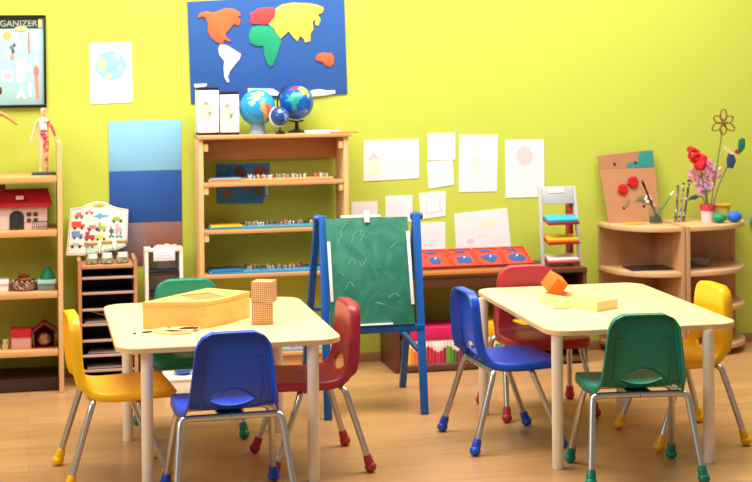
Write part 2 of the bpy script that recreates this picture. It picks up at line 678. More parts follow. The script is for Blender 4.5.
# papers lying in the sorter
for (z, x0, x1, rz) in ((0.2935, 0.26, 0.44, 0.05), (0.1485, 0.28, 0.46, -0.06), (0.0785, 0.27, 0.45, 0.03)):
    o = B().box(-0.09, 0.09, -0.07, 0.07, 0, 0.004, 0.001).build('paper_stack', mat((222, 196, 178), 0.6), None, ((x0 + x1) / 2, 7.69, z), (0, 0, rz))
    tag(o, 'thin paper stack in the dark sorter, %s' % {0.2935: 'in the cubby just below the slanted folder', 0.1485: 'in the second lowest filled cubby', 0.0785: 'in the lowest filled cubby'}[z], 'paper', 'papers in the sorter')
o = B().box(-0.078, 0.078, -0.06, 0.06, -0.002, 0.002, 0.001).build('folder', mat((196, 170, 160), 0.5), None, (0.370, 7.69, 0.3205), (0, math.radians(17), 0))
tag(o, 'pale folder lying slanted in a middle slot of the dark sorter', 'folder')


def tall_shelf():
    t = thing('tall_shelf', 'tall pine open shelf below the world map with globes on top', 'shelf', (1.163, 7.71, 0))
    hx, d0, d1 = 0.362, -0.11, 0.115
    for sx in (-1, 1):
        x = sx * (hx - 0.011)
        B().box(x - 0.011, x + 0.011, d0, d1, 0, 1.142, 0.002).build('side_panel', M_pine, t)
        for z in (1.12, 0.915, 0.690, 0.478):
            B().box(x - sx * 0.034 - 0.006 * 0, x - sx * 0.013, d0 + 0.004, d0 + 0.05, z - 0.035, z, 0.002).build('shelf_cleat', M_pine, t) if sx < 0 else B().box(x - 0.034, x - 0.013, d0 + 0.004, d0 + 0.05, z - 0.035, z, 0.002).build('shelf_cleat', M_pine, t)
    B().box(-hx - 0.002, hx + 0.012, d0 - 0.012, d1, 1.142, 1.160, 0.003).build('top_board', M_pineH, t)
    for z in (0.924, 0.699, 0.487, 0.105):
        B().box(-hx + 0.023, hx - 0.023, d0, d1, z - 0.009, z + 0.009, 0.002).build('shelf_board', M_pineH, t)
    B().box(-hx + 0.023, hx - 0.023, 0.095, 0.113, 1.03, 1.1415, 0.002).build('back_rail', M_rail, t)
    B().box(-hx + 0.023, hx - 0.023, -0.095, -0.08, 0.0, 0.095, 0.002).build('plinth', M_pineH, t)
    return t


tall_shelf()
# boards of coloured pegs lying on its shelves
PEG = None


def pegboard(label, x0, x1, z, base_cols, peg_cols, n, split=None):
    global PEG
    cx = (x0 + x1) / 2
    t = thing('peg_tray', label, 'tray', (cx, 7.70, z), 0, 'peg trays on the tall shelf')
    hx = (x1 - x0) / 2
    b = B()
    b.box(-hx, hx, -0.085, 0.085, 0, 0.013, 0.002)
    b.build('tray_base', base_cols[0], t)
    if len(base_cols) > 1:
        B().box(-hx + .01, -hx + 0.16, -0.087, 0.07, 0.013, 0.018, 0.001).build('tray_card', base_cols[1], t)
    for k in range(n):
        px = -hx + 0.18 + (2 * hx - 0.2) * random.random() if split is None else split[0] + (split[1] - split[0]) * random.random() - cx
        py = random.choice([-0.07, -0.05, -0.03, 0.0, 0.03])
        col = random.choice(peg_cols)
        p = B().lathe([(0, 0), (0.0028, 0), (0.0028, 0.009), (0.0045, 0.011), (0.0038, 0.016), (0, 0.018)], seg=8)
        p.build('peg', col, t, (px, py, 0.0128)).scale = (1.3, 1.3, 2.0) if z < 0.2 else (1, 1, 1)


Mc = lambda *c: mat(c, 0.45)
whites = [Mc(240, 236, 226), Mc(226, 210, 190), Mc(206, 170, 130), Mc(230, 130, 90), Mc(200, 220, 230)]
reds = [Mc(200, 80, 60), Mc(240, 220, 190), Mc(190, 150, 110), Mc(120, 60, 50), Mc(236, 190, 90)]
M_ltblue = Mc(60, 150, 200)
pegboard('pale tray of small light pegs on the upper shelf beneath the globes', 0.85, 1.455, 0.9335, [M_pineH, mat((150, 176, 196), 0.5)], whites, 60)
pegboard('blue-green tray with a yellow card and mixed pegs on the middle shelf', 0.85, 1.47, 0.708, [Mc(80, 150, 170), Mc(250, 196, 40)], whites + reds, 56)
pegboard('blue tray of red and cream pegs on the third shelf down', 0.85, 1.47, 0.496, [M_ltblue, Mc(40, 120, 180)], reds, 60)
pegboard('blue tray of upright pegs on the lowest shelf seen under the left table', 1.06, 1.46, 0.114, [Mc(150, 160, 176)], [Mc(240, 240, 235), Mc(90, 150, 210), Mc(240, 200, 70), Mc(200, 60, 60)], 26)
o = B().box(1.07, 1.45, 7.63, 7.80, 0.155, 0.21, 0.004).build('storage_box', mat((112, 22, 30), 0.5))
# dark red lidded box resting at the back of the lowest shelf
bpy.data.objects.remove(o)


def quarter_cabinet(label, cx, sgn, rx, ry):
    """corner unit: upright side at x = 0, curved shelves running out to sgn * rx along the wall"""
    t = thing('corner_shelf', label, 'shelf', (cx, WALL - 0.002, 0))
    n = 20
    def poly(kx=1.0, ky=1.0):
        pts = [(0, 0)]
        for k in range(n + 1):
            a = PI / 2 * k / n
            pts.append((sgn * rx * kx * math.cos(a) ** 0.8 if k < n else 0, -ry * ky * math.sin(a) ** 0.8))
        return pts if sgn < 0 else pts[::-1]
    for z, nm in ((0.648, 'top_board'), (0.422, 'shelf_board'), (0.236, 'shelf_board'), (0.045, 'bottom_board')):
        B().prism(poly(), z - 0.012, z + 0.012, bev=0.003).build(nm, M_beechH, t)
    B().prism(poly(0.9, 0.9), 0.0, 0.0325).build('plinth', M_dkbrown, t)
    xs = sorted((-sgn * 0.0, -sgn * 0.022))
    B().box(xs[0], xs[1], -ry, 0, 0, 0.660, 0.002).build('side_panel', M_beech, t)
    for (za, zb) in ((0.0575, 0.2235), (0.2485, 0.4095), (0.4345, 0.6355)):
        B().box(min(0, sgn * (rx - 0.004)), max(0, sgn * (rx - 0.004)), -0.012, 0, za, zb, 0).build('back_panel', M_beech, t)
    return t


quarter_cabinet('beech corner shelf with curved boards, cardboard picture standing on top', 3.192, -1, 0.305, 0.37)
quarter_cabinet('beech corner shelf farthest right, paper flower cup on top', 3.240, 1, 0.41, 0.37)


def low_table():
    t = thing('low_display_unit', 'low dark brown display unit behind the easel carrying red puzzle trays', 'shelf', (2.09, 7.67, 0))
    B().box(-0.365, 0.34, -0.17, 0.165, 0.455, 0.485, 0.002).build('top_board', M_midbrown, t)
    B().box(-0.36, 0.34, -0.175, -0.1705, 0.468, 0.487, 0.001).build('front_strip', wood((214, 132, 60), (226, 146, 74), 0.4), t)
    for x in (-0.352, 0.33):
        B().box(x - 0.012, x + 0.012, -0.165, 0.165, 0.0, 0.455, 0.002).build('side_panel', M_dkbrown, t)
    B().box(-0.333, 0.318, -0.17, 0.16, 0.005, 0.032, 0.002).build('bottom_board', M_dkbrown, t)
    B().box(-0.333, 0.318, -0.165, -0.150, 0.405, 0.455, 0.002).build('apron', M_dkbrown, t)


low_table()


def dark_cabinet():
    t = thing('small_cabinet', 'small dark brown open cabinet under the grey rack of coloured trays', 'cabinet', (2.575, 7.67, 0))
    B().box(-0.13, 0.13, -0.165, 0.16, 0.452, 0.475, 0.002).build('top_board', M_dkbrown, t)
    for sx in (-1, 1):
        B().box(sx * 0.12 - 0.009, sx * 0.12 + 0.009, -0.16, 0.16, 0, 0.452, 0.002).build('side_panel', M_dkbrown, t)
    for z in (0.02, 0.23):
        B().box(-0.111, 0.111, -0.155, 0.15, z - 0.009, z + 0.009, 0.001).build('shelf_board', M_dkbrown, t)
    B().box(-0.111, 0.111, 0.1505, 0.16, 0, 0.452, 0).build('back_panel', M_black, t)


dark_cabinet()


# ------------------------------------------------------------------ easel
def easel():
    t = thing('chalkboard_easel', 'blue wooden easel carrying a green chalkboard in front of the wall', 'easel', (1.463, 6.86, 0))
    ox, oy = 1.463, 6.86
    def bar(name, a, b, wx, wy, m=M_easel, par=t):
        a = Vector(a) - Vector((ox, oy, 0))
        b = Vector(b) - Vector((ox, oy, 0))
        d = (b - a)
        L = d.length
        q = d.to_track_quat('Z', 'Y').to_matrix().to_4x4()
        bb = B().box(-wx / 2, wx / 2, -wy / 2, wy / 2, 0, L, 0.003, M=Matrix.Translation(a) @ q)
        return bb.build(name, m, par)
    lean = lambda z: 6.645 + (6.875 - 6.645) * z / 0.84          # front frame plane
    rear = lambda z: 7.205 - (7.205 - 6.925) * z / 0.84
    for xt, xb in ((1.262, 1.235), (1.682, 1.655)):
        bar('front_leg', (xb, lean(0), 0), (xt, lean(0.835), 0.835), 0.034, 0.026)
    for xt, xb in ((1.250, 1.225), (1.694, 1.690)):
        bar('rear_leg', (xb, rear(0), 0), (xt, rear(0.835), 0.835), 0.030, 0.024)
    for xa, xb in ((1.226, 1.280), (1.664, 1.716)):
        B().tube([(xa - ox, 6.900 - oy, 0.822), (xb - ox, 6.900 - oy, 0.822)], 0.015, 14).build('hinge_bolt', M_easel, t)
    bar('bottom_rail', (1.240, lean(.355) - 0.004, .355), (1.682, lean(.355) - 0.004, .355), 0.026, 0.030)
    bar('rear_rail', (1.25, rear(.40), .40), (1.67, rear(.40), .40), 0.024, 0.016)
    bar('side_brace', (1.560, rear(.42) - 0.05, .385), (1.672, lean(.23) + 0.024, .238), 0.026, 0.014)
    # board
    a = math.atan2(6.875 - 6.645, 0.84)
    R = Matrix.Translation((0, lean(.37) - oy - 0.020, .372)) @ Matrix.Rotation(-a, 4, 'X')
    def onb(b, name, m, par):
        return b.build(name, m, par)
    chalk, nt, p = new_mat('chalkboard_green')
    tc = nt.nodes.new('ShaderNodeTexCoord')
    n = nt.nodes.new('ShaderNodeTexNoise')
    n.inputs['Scale'].default_value = 7
    n.inputs['Detail'].default_value = 8
    n.inputs['Distortion'].default_value = 2.5
    r = nt.nodes.new('ShaderNodeValToRGB')
    r.color_ramp.elements[0].position = 0.40
    r.color_ramp.elements[1].position = 0.75
    r.color_ramp.elements[0].color = lin((22, 112, 86)) + (1,)
    r.color_ramp.elements[1].color = lin((60, 136, 110)) + (1,)
    nt.links.new(tc.outputs['Object'], n.inputs['Vector'])
    nt.links.new(n.outputs['Fac'], r.inputs[0])
    nt.links.new(r.outputs[0], p.inputs['Base Color'])
    p.inputs['Roughness'].default_value = 0.65
    x0, x1, H = 1.268 - ox, 1.636 - ox, 0.470
    board = B().box(x0, x1, -0.006, 0.010, 0.0, H, 0.002, M=R).build('chalkboard', chalk, t)
    B().box(x0 + .002, x0 + .015, -0.012, -0.0065, 0.11, H - 0.10, 0.001, M=R).build('side_strip', M_white, t)
    B().box(x1 - .012, x1 + .002, -0.012, -0.0065, 0.085, H - 0.065, 0.001, M=R).build('side_strip', M_white, t)
    B().box(x0 + .06, x1 - .10, -0.016, -0.0065, 0.002, 0.010, 0.001, M=R).build('chalk_ledge', M_white, t)
    B().box(x0 + .07, x1 - .12, -0.006, 0.006, H + 0.001, H + 0.013, 0.002, M=R).build('top_strip', M_white, t)
    cl = B().box(x0 + .172, x0 + .196, -0.014, -0.0065, H - 0.022, H + 0.030, 0.002, M=R)
    cl.build('paper_clip', M_white, t)
    strokes = [[(.06, .40), (.08, .44), (.10, .45)], [(.05, .36), (.07, .40)], [(.11, .36), (.12, .40), (.14, .41)], [(.15, .37), (.17, .40), (.16, .42), (.15, .40), (.17, .38)],
               [(.09, .27), (.11, .30), (.12, .27)], [(.14, .28), (.15, .25), (.17, .29)], [(.22, .25), (.23, .26)], [(.07, .16), (.09, .20), (.11, .17)], [(.26, .12), (.29, .14), (.31, .12)],
               [(.20, .10), (.24, .09)], [(.05, .24), (.07, .22)], [(.28, .33), (.31, .36)]]
    ck = mat((140, 184, 164), 0.9)
    for st in strokes:
        B().tube([(x0 + u, -0.0065, v) for u, v in st], 0.0012, 6, M=R, smooth=1).build('chalk_mark', ck, t)


easel()


# ------------------------------------------------------------------ things on the left table
def cube(label, loc, rz, m, size=0.082, rot=None):
    o = B().box(-size / 2, size / 2, -size / 2, size / 2, -size / 2, size / 2, 0.0015).build('wooden_cube', m)
    o.location = loc
    o.rotation_euler = rot or (0, 0, rz)
    tag(o, label, 'block')
    return o


M_grid = cube_grid_mat()
cube('printed grid wooden cube resting directly on the left table', (0.876, 6.070, 0.5608), math.radians(-8), M_grid, 0.081)
cube('printed grid wooden cube stacked on top of another cube', (0.884, 6.072, 0.6420), math.radians(-22), M_grid, 0.081)


def big_box():
    t = thing('wooden_box', 'large varnished pine box with slotted lid on the left table', 'box', (0.64, 6.19, 0.5202))
    ox, oy = 0.64, 6.19
    P = [(0.423, 6.065), (0.657, 6.010), (0.745, 6.090), (0.850, 6.225), (0.70, 6.36)]
    poly = [(x - ox, y - oy) for x, y in P]
    B().prism(poly, 0, 0.086, bev=0.002).build('body', M_boxw, t)
    c = Vector((sum(p[0] for p in poly) / 5, sum(p[1] for p in poly) / 5))
    # lid as a ring around the slot opening
    hx0, hx1, hy0, hy1 = -0.060, 0.070, -0.115, 0.035
    bm = bmesh.new()
    lid = [(p[0] + (p[0] - c.x) * 0.012, p[1] + (p[1] - c.y) * 0.012) for p in poly]
    a = math.radians(20)
    rc = lambda x, y: (x * math.cos(a) - y * math.sin(a) + 0.0, x * math.sin(a) + y * math.cos(a) + 0.0)
    hole = [rc(*p) for p in ((hx0, hy0), (hx1, hy0), (hx1, hy1), (hx0, hy1))]
    for z in (0.0865, 0.100):
        vs = [bm.verts.new((x, y, z)) for x, y in lid]
        hs = [bm.verts.new((x, y, z)) for x, y in hole]
        es = [bm.edges.new((vs[i], vs[(i + 1) % 5])) for i in range(5)] + [bm.edges.new((hs[i], hs[(i + 1) % 4])) for i in range(4)]
        bmesh.ops.triangle_fill(bm, edges=es, use_beauty=True)
        if z < 0.09:
            v0, h0 = vs, hs
        else:
            for i in range(5):
                bm.faces.new((v0[i], v0[(i + 1) % 5], vs[(i + 1) % 5], vs[i]))
            for i in range(4):
                bm.faces.new((h0[i], h0[(i + 1) % 4], hs[(i + 1) % 4], hs[i]))
    bmesh.ops.recalc_face_normals(bm, faces=bm.faces)
    b = B()
    b.bm.free()
    b.bm = bm
    b.build('lid', M_boxw, t)
    for k in range(6):
        yy = hy0 + 0.014 + k * 0.0245
        M = Matrix.Rotation(a, 4, 'Z')
        B().box(hx0 + .002, hx1 - .002, yy - 0.008, yy + 0.008, 0.0875, 0.0965, 0.0005, M=M).build('slat', M_slat, t)


big_box()


def flat_puzzle():
    t = thing('puzzle_plate', 'flat pale wooden shape with dark cut-outs and a painted shadow in front of the box', 'toy', (0.545, 5.95, 0.5203))
    # dark-holed plate, leaning on nothing, lying on the table
    b = B()
    out = [(-.095, .02), (-.07, .05), (-.02, .062), (.03, .055), (.075, .05), (.085, .03), (.06, .005), (.045, -.03), (.01, -.05), (-.035, -.05), (-.06, -.02)]
    b.prism(out, 0, 0.012, bev=0.002)
    b.build('plate', M_plybx, t)
    B().prism(ellipse(0.042, 0.010, 0.038, 0.026), 0.0121, 0.0127, M=Matrix.Rotation(0.15, 4, 'Z')).build('cutout_shadow_inlay', M_black, t)
    B().prism([(-.056, -.006), (-.034, -.046), (.008, -.048), (.035, -.034), (.000, -.022), (-.030, -.004)], 0.0121, 0.0127).build('cutout_shadow_inlay', M_black, t)  # crescent shadow below the plate's front edge, put in as a black patch
    B().prism(ellipse(-.030, .038, .009, .011, 12), 0.0121, 0.0127).build('cutout_shadow_inlay', M_black, t)


flat_puzzle()
for i, (x, y, rx, rz, lb) in enumerate(((0.432, 5.985, 0.020, 0.2, 'small dark flat puzzle piece lying left of the pale wooden shape'), (0.385, 5.965, 0.006, 0.0, 'tiny dark puzzle piece nearest the left edge of the left table'))):
    o = B().prism(ellipse(0, 0, rx, 0.011, 16), 0, 0.004, bev=0.001).build('puzzle_piece', mat((70, 50, 36), 0.5), None, (x, y, 0.5203), (0, 0, rz))
    tag(o, lb, 'toy')


# ------------------------------------------------------------------ things on the right table
def open_tray():
    t = thing('wooden_tray', 'long pale wooden tray with sliding lid on the right table', 'box', (2.170, 6.135, 0.5202), math.atan2(0.276, -0.146) - PI / 2)
    hx, hy = 0.062, 0.158
    B().box(-hx, hx, -hy, hy, 0, 0.006, 0.001).build('bottom', M_plybx, t)
    for sx in (-1, 1):
        B().box(sx * (hx - .005) - .005, sx * (hx - .005) + .005, -hy, hy, 0.006, 0.040, 0.0015).build('side_wall', M_plybx, t)
    for sy in (-1, 1):
        B().box(-hx + .0102, hx - .0102, sy * (hy - .005) - .005, sy * (hy - .005) + .005, 0.006, 0.040, 0.0015).build('end_wall', M_plybx, t)
    B().box(-hx + .0105, hx - .0105, -hy + .011, 0.035, 0.026, 0.033, 0.001).build('lid', M_boxl, t)


open_tray()
B_or = mat((238, 120, 32), 0.45)
cube('bright orange wooden cube tilted on the rim of the pale tray', (2.114, 6.262, 0.5925), 0, B_or, 0.068, (math.radians(28), math.radians(26), math.radians(22)))
o = B().box(-0.033, 0.033, -0.009, 0.009, 0, 0.006, 0.001).build('wooden_stick', M_boxw, None, (2.083, 6.085, 0.5202), (0, 0, -0.1))
tag(o, 'short flat wooden stick lying in front of the pale tray', 'stick')


# ------------------------------------------------------------------ things on the wall
def outline(pts, sx, sy, ox, oy):
    return [(ox + p[0] * sx, oy + p[1] * sy) for p in pts]


def world_map():
    t = thing('world_map_banner', 'blue felt world map banner with coloured continents on the wall', 'map', (1.178, WALL, 1.58))
    Mm = Matrix(((1, 0, 0, -1.178), (0, 0, -1, -0.0005), (0, 1, 0, -1.58), (0, 0, 0, 1)))
    B().prism([(0.778, 1.805), (0.792, 1.306), (1.572, 1.342), (1.560, 1.845)], 0, 0.006, M=Mm, bev=0.001).build('backing', mat((42, 92, 164), 0.8, var=0.08, scale=5), t)
    # continents: points measured on a 752 x 442 drawing, 33 to 737 across the banner
    def P(pts):
        out = []
        for u, v in pts:
            x = 0.7775 + (u - 33) * 0.001109 + (u - 33) * (u - 33) * 2.6e-8 - (v - 8) * 1.1e-5
            y = 1.805 - (v - 8) * (0.0011060 + (u - 33) * 2.9e-8)
            out.append((x, y))
        return out
    conts = {
        'north_america': ((212, 112, 62), [(78, 72), (92, 55), (120, 50), (150, 56), (178, 45), (205, 36), (240, 40), (264, 55), (270, 72), (255, 72), (268, 92), (262, 115), (238, 108), (215, 135), (200, 150), (205, 165), (228, 182), (215, 186), (196, 176), (190, 195), (165, 190), (135, 165), (122, 135), (124, 105), (112, 80), (96, 74), (84, 82)]),
        'south_america': ((246, 232, 232), [(178, 198), (205, 200), (235, 218), (270, 240), (265, 262), (240, 290), (222, 315), (212, 340), (220, 364), (208, 366), (196, 340), (193, 300), (196, 272), (172, 240), (170, 215)]),
        'europe': ((226, 74, 76), [(308, 100), (312, 78), (308, 60), (330, 50), (352, 36), (385, 34), (418, 36), (420, 70), (400, 100), (372, 112), (345, 106), (325, 108)]),
        'africa': ((28, 164, 118), [(306, 145), (318, 122), (350, 114), (400, 118), (425, 145), (450, 182), (440, 210), (428, 250), (412, 290), (398, 298), (382, 275), (372, 240), (368, 205), (335, 205), (308, 190), (304, 165)]),
        'asia': ((250, 232, 84), [(392, 108), (420, 75), (424, 40), (450, 22), (500, 14), (560, 16), (610, 24), (636, 36), (632, 58), (610, 66), (622, 90), (612, 118), (598, 112), (600, 86), (586, 100), (590, 130), (578, 150), (576, 186), (552, 190), (550, 176), (530, 160), (520, 186), (500, 165), (480, 140), (470, 150), (445, 172), (430, 150), (415, 128)]),
        'australia': ((196, 100, 62), [(598, 262), (610, 240), (640, 234), (655, 240), (668, 234), (684, 258), (680, 285), (664, 300), (644, 294), (632, 278), (608, 274)]),
    }
    for nm, (c, pts) in conts.items():
        B().prism(P(pts), 0.0061, 0.011, M=Mm, bev=0.0008).build(nm + '_patch', mat(c, 0.85, var=0.05), t)
    ant = [(585, 402), (620, 398), (650, 404), (685, 402), (688, 416), (650, 424), (610, 428), (560, 430), (540, 424)]
    B().prism(P(ant), 0.0061, 0.011, M=Mm, bev=0.0008).build('antarctica_patch', mat((248, 248, 250), 0.85), t)
    B().prism(P([(62, 372), (118, 370), (118, 382), (66, 388)]), 0.0061, 0.010, M=Mm).build('paper_strip', M_white, t)
    B().prism(P([(300, 392), (410, 395), (440, 412), (436, 426), (300, 420)]), 0.0061, 0.011, M=Mm, bev=0.0008).build('ice_patch', mat((244, 247, 250), 0.85), t)


world_map()


def colour_panel():
    t = thing('colour_panel', 'tall poster of light blue, dark blue and brown bands on the wall', 'poster', (0.565, WALL, 0.88))
    Mm = Matrix(((1, 0, 0, -0.565), (0, 0, -1, -0.0005), (0, 1, 0, -0.88), (0, 0, 0, 1)))
    for (z0, z1, c, nm) in ((0.984, 1.228, (138, 200, 238), 'light_blue_band'), (0.733, 0.983, (32, 84, 164), 'dark_blue_band')):
        B().box(0.392, 0.742, z0, z1, 0, 0.003, 0.0005, M=Mm).build(nm, mat(c, 0.6, var=0.06, scale=4), t)
    m, nt, p = new_mat('painted_brown_paper')
    tc = nt.nodes.new('ShaderNodeTexCoord')
    n = nt.nodes.new('ShaderNodeTexNoise')
    n.inputs['Scale'].default_value = 3.2
    r = nt.nodes.new('ShaderNodeValToRGB')
    r.color_ramp.elements[0].position = 0.42
    r.color_ramp.elements[1].position = 0.62
    r.color_ramp.elements[0].color = lin((166, 96, 58)) + (1,)
    r.color_ramp.elements[1].color = lin((132, 112, 116)) + (1,)
    nt.links.new(tc.outputs['Object'], n.inputs['Vector'])
    nt.links.new(n.outputs['Fac'], r.inputs[0])
    nt.links.new(r.outputs[0], p.inputs['Base Color'])
    p.inputs['Roughness'].default_value = 0.6
    B().box(0.392, 0.742, 0.525, 0.732, 0, 0.003, 0.0005, M=Mm).build('brown_band', m, t)


colour_panel()

PALE = {'pink': (250, 233, 232), 'yellow': (250, 242, 212), 'green': (232, 241, 232), 'blue': (228, 236, 246), 'red': (247, 208, 208), 'lilac': (238, 234, 241), 'line': (212, 214, 228), 'grey': (235, 233, 238)}


def sheet(label, quad, draw, group=None, off=0.0):
    """quad: corner points (X, Z) on the wall, clockwise from top left; draw: list of (colour, polygon in 0..1 sheet coordinates)"""
    cx = sum(p[0] for p in quad) / 4
    cz = sum(p[1] for p in quad) / 4
    Mm = Matrix(((1, 0, 0, -cx), (0, 0, -1, -0.0004 - off), (0, 1, 0, -cz), (0, 0, 0, 1)))
    b = B()
    b.prism(quad[::-1], 0, 0.0022, M=Mm)
    mats = [M_white]
    for i, (c, poly) in enumerate(draw):
        pts = []
        for u, v in poly:
            topx = quad[0][0] * (1 - u) + quad[1][0] * u
            topz = quad[0][1] * (1 - u) + quad[1][1] * u
            botx = quad[3][0] * (1 - u) + quad[2][0] * u
            botz = quad[3][1] * (1 - u) + quad[2][1] * u
            pts.append((topx * (1 - v) + botx * v, topz * (1 - v) + botz * v))
        mats.append(mat(PALE.get(c, c) if isinstance(c, str) else c, 0.7, var=0.02))
        b.prism(pts, 0.0022, 0.0026 + 0.00002 * i, m=i + 1, M=Mm)
    o = b.build('drawing_sheet', mats, None, (cx, WALL, cz))
    return tag(o, label, 'drawing', group)


def blob(cx, cy, r, k=12, j=0.18, ay=1.0):
    return [(cx + r * math.cos(2 * PI * i / k) * (1 + random.uniform(-j, j)), cy + ay * r * math.sin(2 * PI * i / k) * (1 + random.uniform(-j, j))) for i in range(k)]


R4 = lambda x0, z0, x1, z1: [(x0, z1), (x1, z1), (x1, z0), (x0, z0)]
sheet('faint wide drawing of a house and tree, leftmost in the upper paper row', [(1.655, 1.106), (1.938, 1.110), (1.938, 0.910), (1.650, 0.902)],
      [('red', [(.08, .48), (.18, .28), (.28, .46)]), ('yellow', [(.08, .52), (.30, .50), (.32, .85), (.1, .86)]), ('green', blob(.78, .26, .16)), ('pink', [(.7, .5), (.9, .5), (.88, .92), (.72, .9)]), ('pink', blob(.5, .5, .07))])
sheet('small square faint drawing directly above another small square sheet', R4(1.985, 0.999, 2.128, 1.136), [('grey', blob(.5, .5, .22)), ('pink', blob(.35, .6, .08)), ('blue', blob(.65, .3, .08))])
sheet('small nearly blank square sheet, slightly tilted, below another small sheet', [(1.978, 0.992), (2.114, 0.998), (2.122, 0.872), (1.988, 0.856)], [('grey', blob(.5, .45, .2)), ('yellow', blob(.3, .7, .08))])
sheet('tall faint drawing with a yellow figure in the upper paper row', [(2.150, 1.126), (2.354, 1.120), (2.346, 0.832), (2.145, 0.834)],
      [('pink', blob(.5, .14, .17, ay=.5)), ('yellow', blob(.46, .5, .10, ay=2)), ('green', blob(.52, .84, .26, ay=.5)), ('grey', blob(.5, .32, .12, ay=.4)), ('blue', [(.3, .9), (.75, .9), (.75, .95), (.3, .95)])])
sheet('tall drawing of a pale red flower, rightmost of the papers', R4(2.393, 0.797, 2.600, 1.092),
      [('red', blob(.5, .27, .21, 16, .12, .8)), ('green', [(.47, .48), (.53, .48), (.55, .92), (.45, .92)]), ('green', blob(.62, .6, .11, ay=.5)), ('lilac', blob(.3, .72, .08))])
sheet('faint small drawing peeking above the top of the chalkboard clip', R4(1.588, 0.700, 1.722, 0.800), [('pink', [(.3, .35), (.36, .35), (.36, .7), (.3, .7)]), ('grey', blob(.5, .4, .12)), ('lilac', [(.7, .35), (.76, .35), (.76, .7), (.7, .7)])])
sheet('faint small sheet behind the top right of the chalkboard', R4(1.762, 0.690, 1.902, 0.825), [('lilac', blob(.5, .4, .25)), ('pink', blob(.3, .5, .1))])
sheet('small sheet with a blue wavy square outline beside the easel', [(1.936, 0.834), (2.078, 0.842), (2.074, 0.716), (1.944, 0.702)],
      [('line', [(.2, .18), (.5, .13), (.82, .2), (.78, .5), (.86, .78), (.5, .84), (.2, .8), (.24, .5)]), ((244, 244, 246), [(.24, .23), (.5, .18), (.77, .24), (.73, .5), (.80, .74), (.5, .79), (.25, .75), (.29, .5)])])
sheet('small blank-looking sheet just above the leftmost red puzzle tray', R4(1.930, 0.540, 2.072, 0.684), [('grey', blob(.5, .5, .28)), ('green', blob(.4, .6, .12)), ('pink', blob(.7, .4, .1))])
sheet('wide faint drawing hanging low behind the red puzzle trays', [(2.120, 0.724), (2.400, 0.745), (2.418, 0.545), (2.128, 0.535)],
      [('yellow', blob(.62, .35, .14)), ('red', blob(.27, .76, .07)), ('pink', blob(.72, .78, .08)), ('green', blob(.3, .45, .13)), ('grey', blob(.5, .6, .1))])
sheet('white printed sheet with a blue globe picture at the upper left', [(0.302, 1.608), (0.506, 1.612), (0.510, 1.318), (0.306, 1.312)],
      [((150, 212, 238), ellipse(.50, .38, .36, .245)), ((206, 230, 160), blob(.30, .36, .11)), ((206, 230, 160), blob(.44, .55, .08, ay=.6)), ((186, 228, 206), blob(.64, .25, .09, ay=.7)), ((196, 232, 206), blob(.72, .42, .06)),
       ('grey', [(.18, .70), (.8, .70), (.8, .715), (.18, .715)]), ('grey', [(.18, .75), (.84, .75), (.84, .765), (.18, .765)]), ('grey', [(.18, .80), (.82, .80), (.82, .815), (.18, .815)]), ('grey', [(.18, .85), (.64, .85), (.64, .865), (.18, .865)])])


def wall_text(body, size, M, m, name, parent, depth=0.0006, bold=1.0):
    cu = bpy.data.curves.new('lettering', 'FONT')
    cu.body = body
    cu.size = size
    cu.extrude = depth
    cu.offset = 0.0008 * bold
    cu.align_x = 'RIGHT'
    tmp = bpy.data.objects.new('lettering', cu)
    COL.objects.link(tmp)
    dg = bpy.context.evaluated_depsgraph_get()
    me = bpy.data.meshes.new_from_object(tmp.evaluated_get(dg))
    bpy.data.objects.remove(tmp)
    me.transform(M)
    me.materials.clear()
    me.materials.append(m)
    o = bpy.data.objects.new(name, me)
    COL.objects.link(o)
    o.parent = parent
    return o


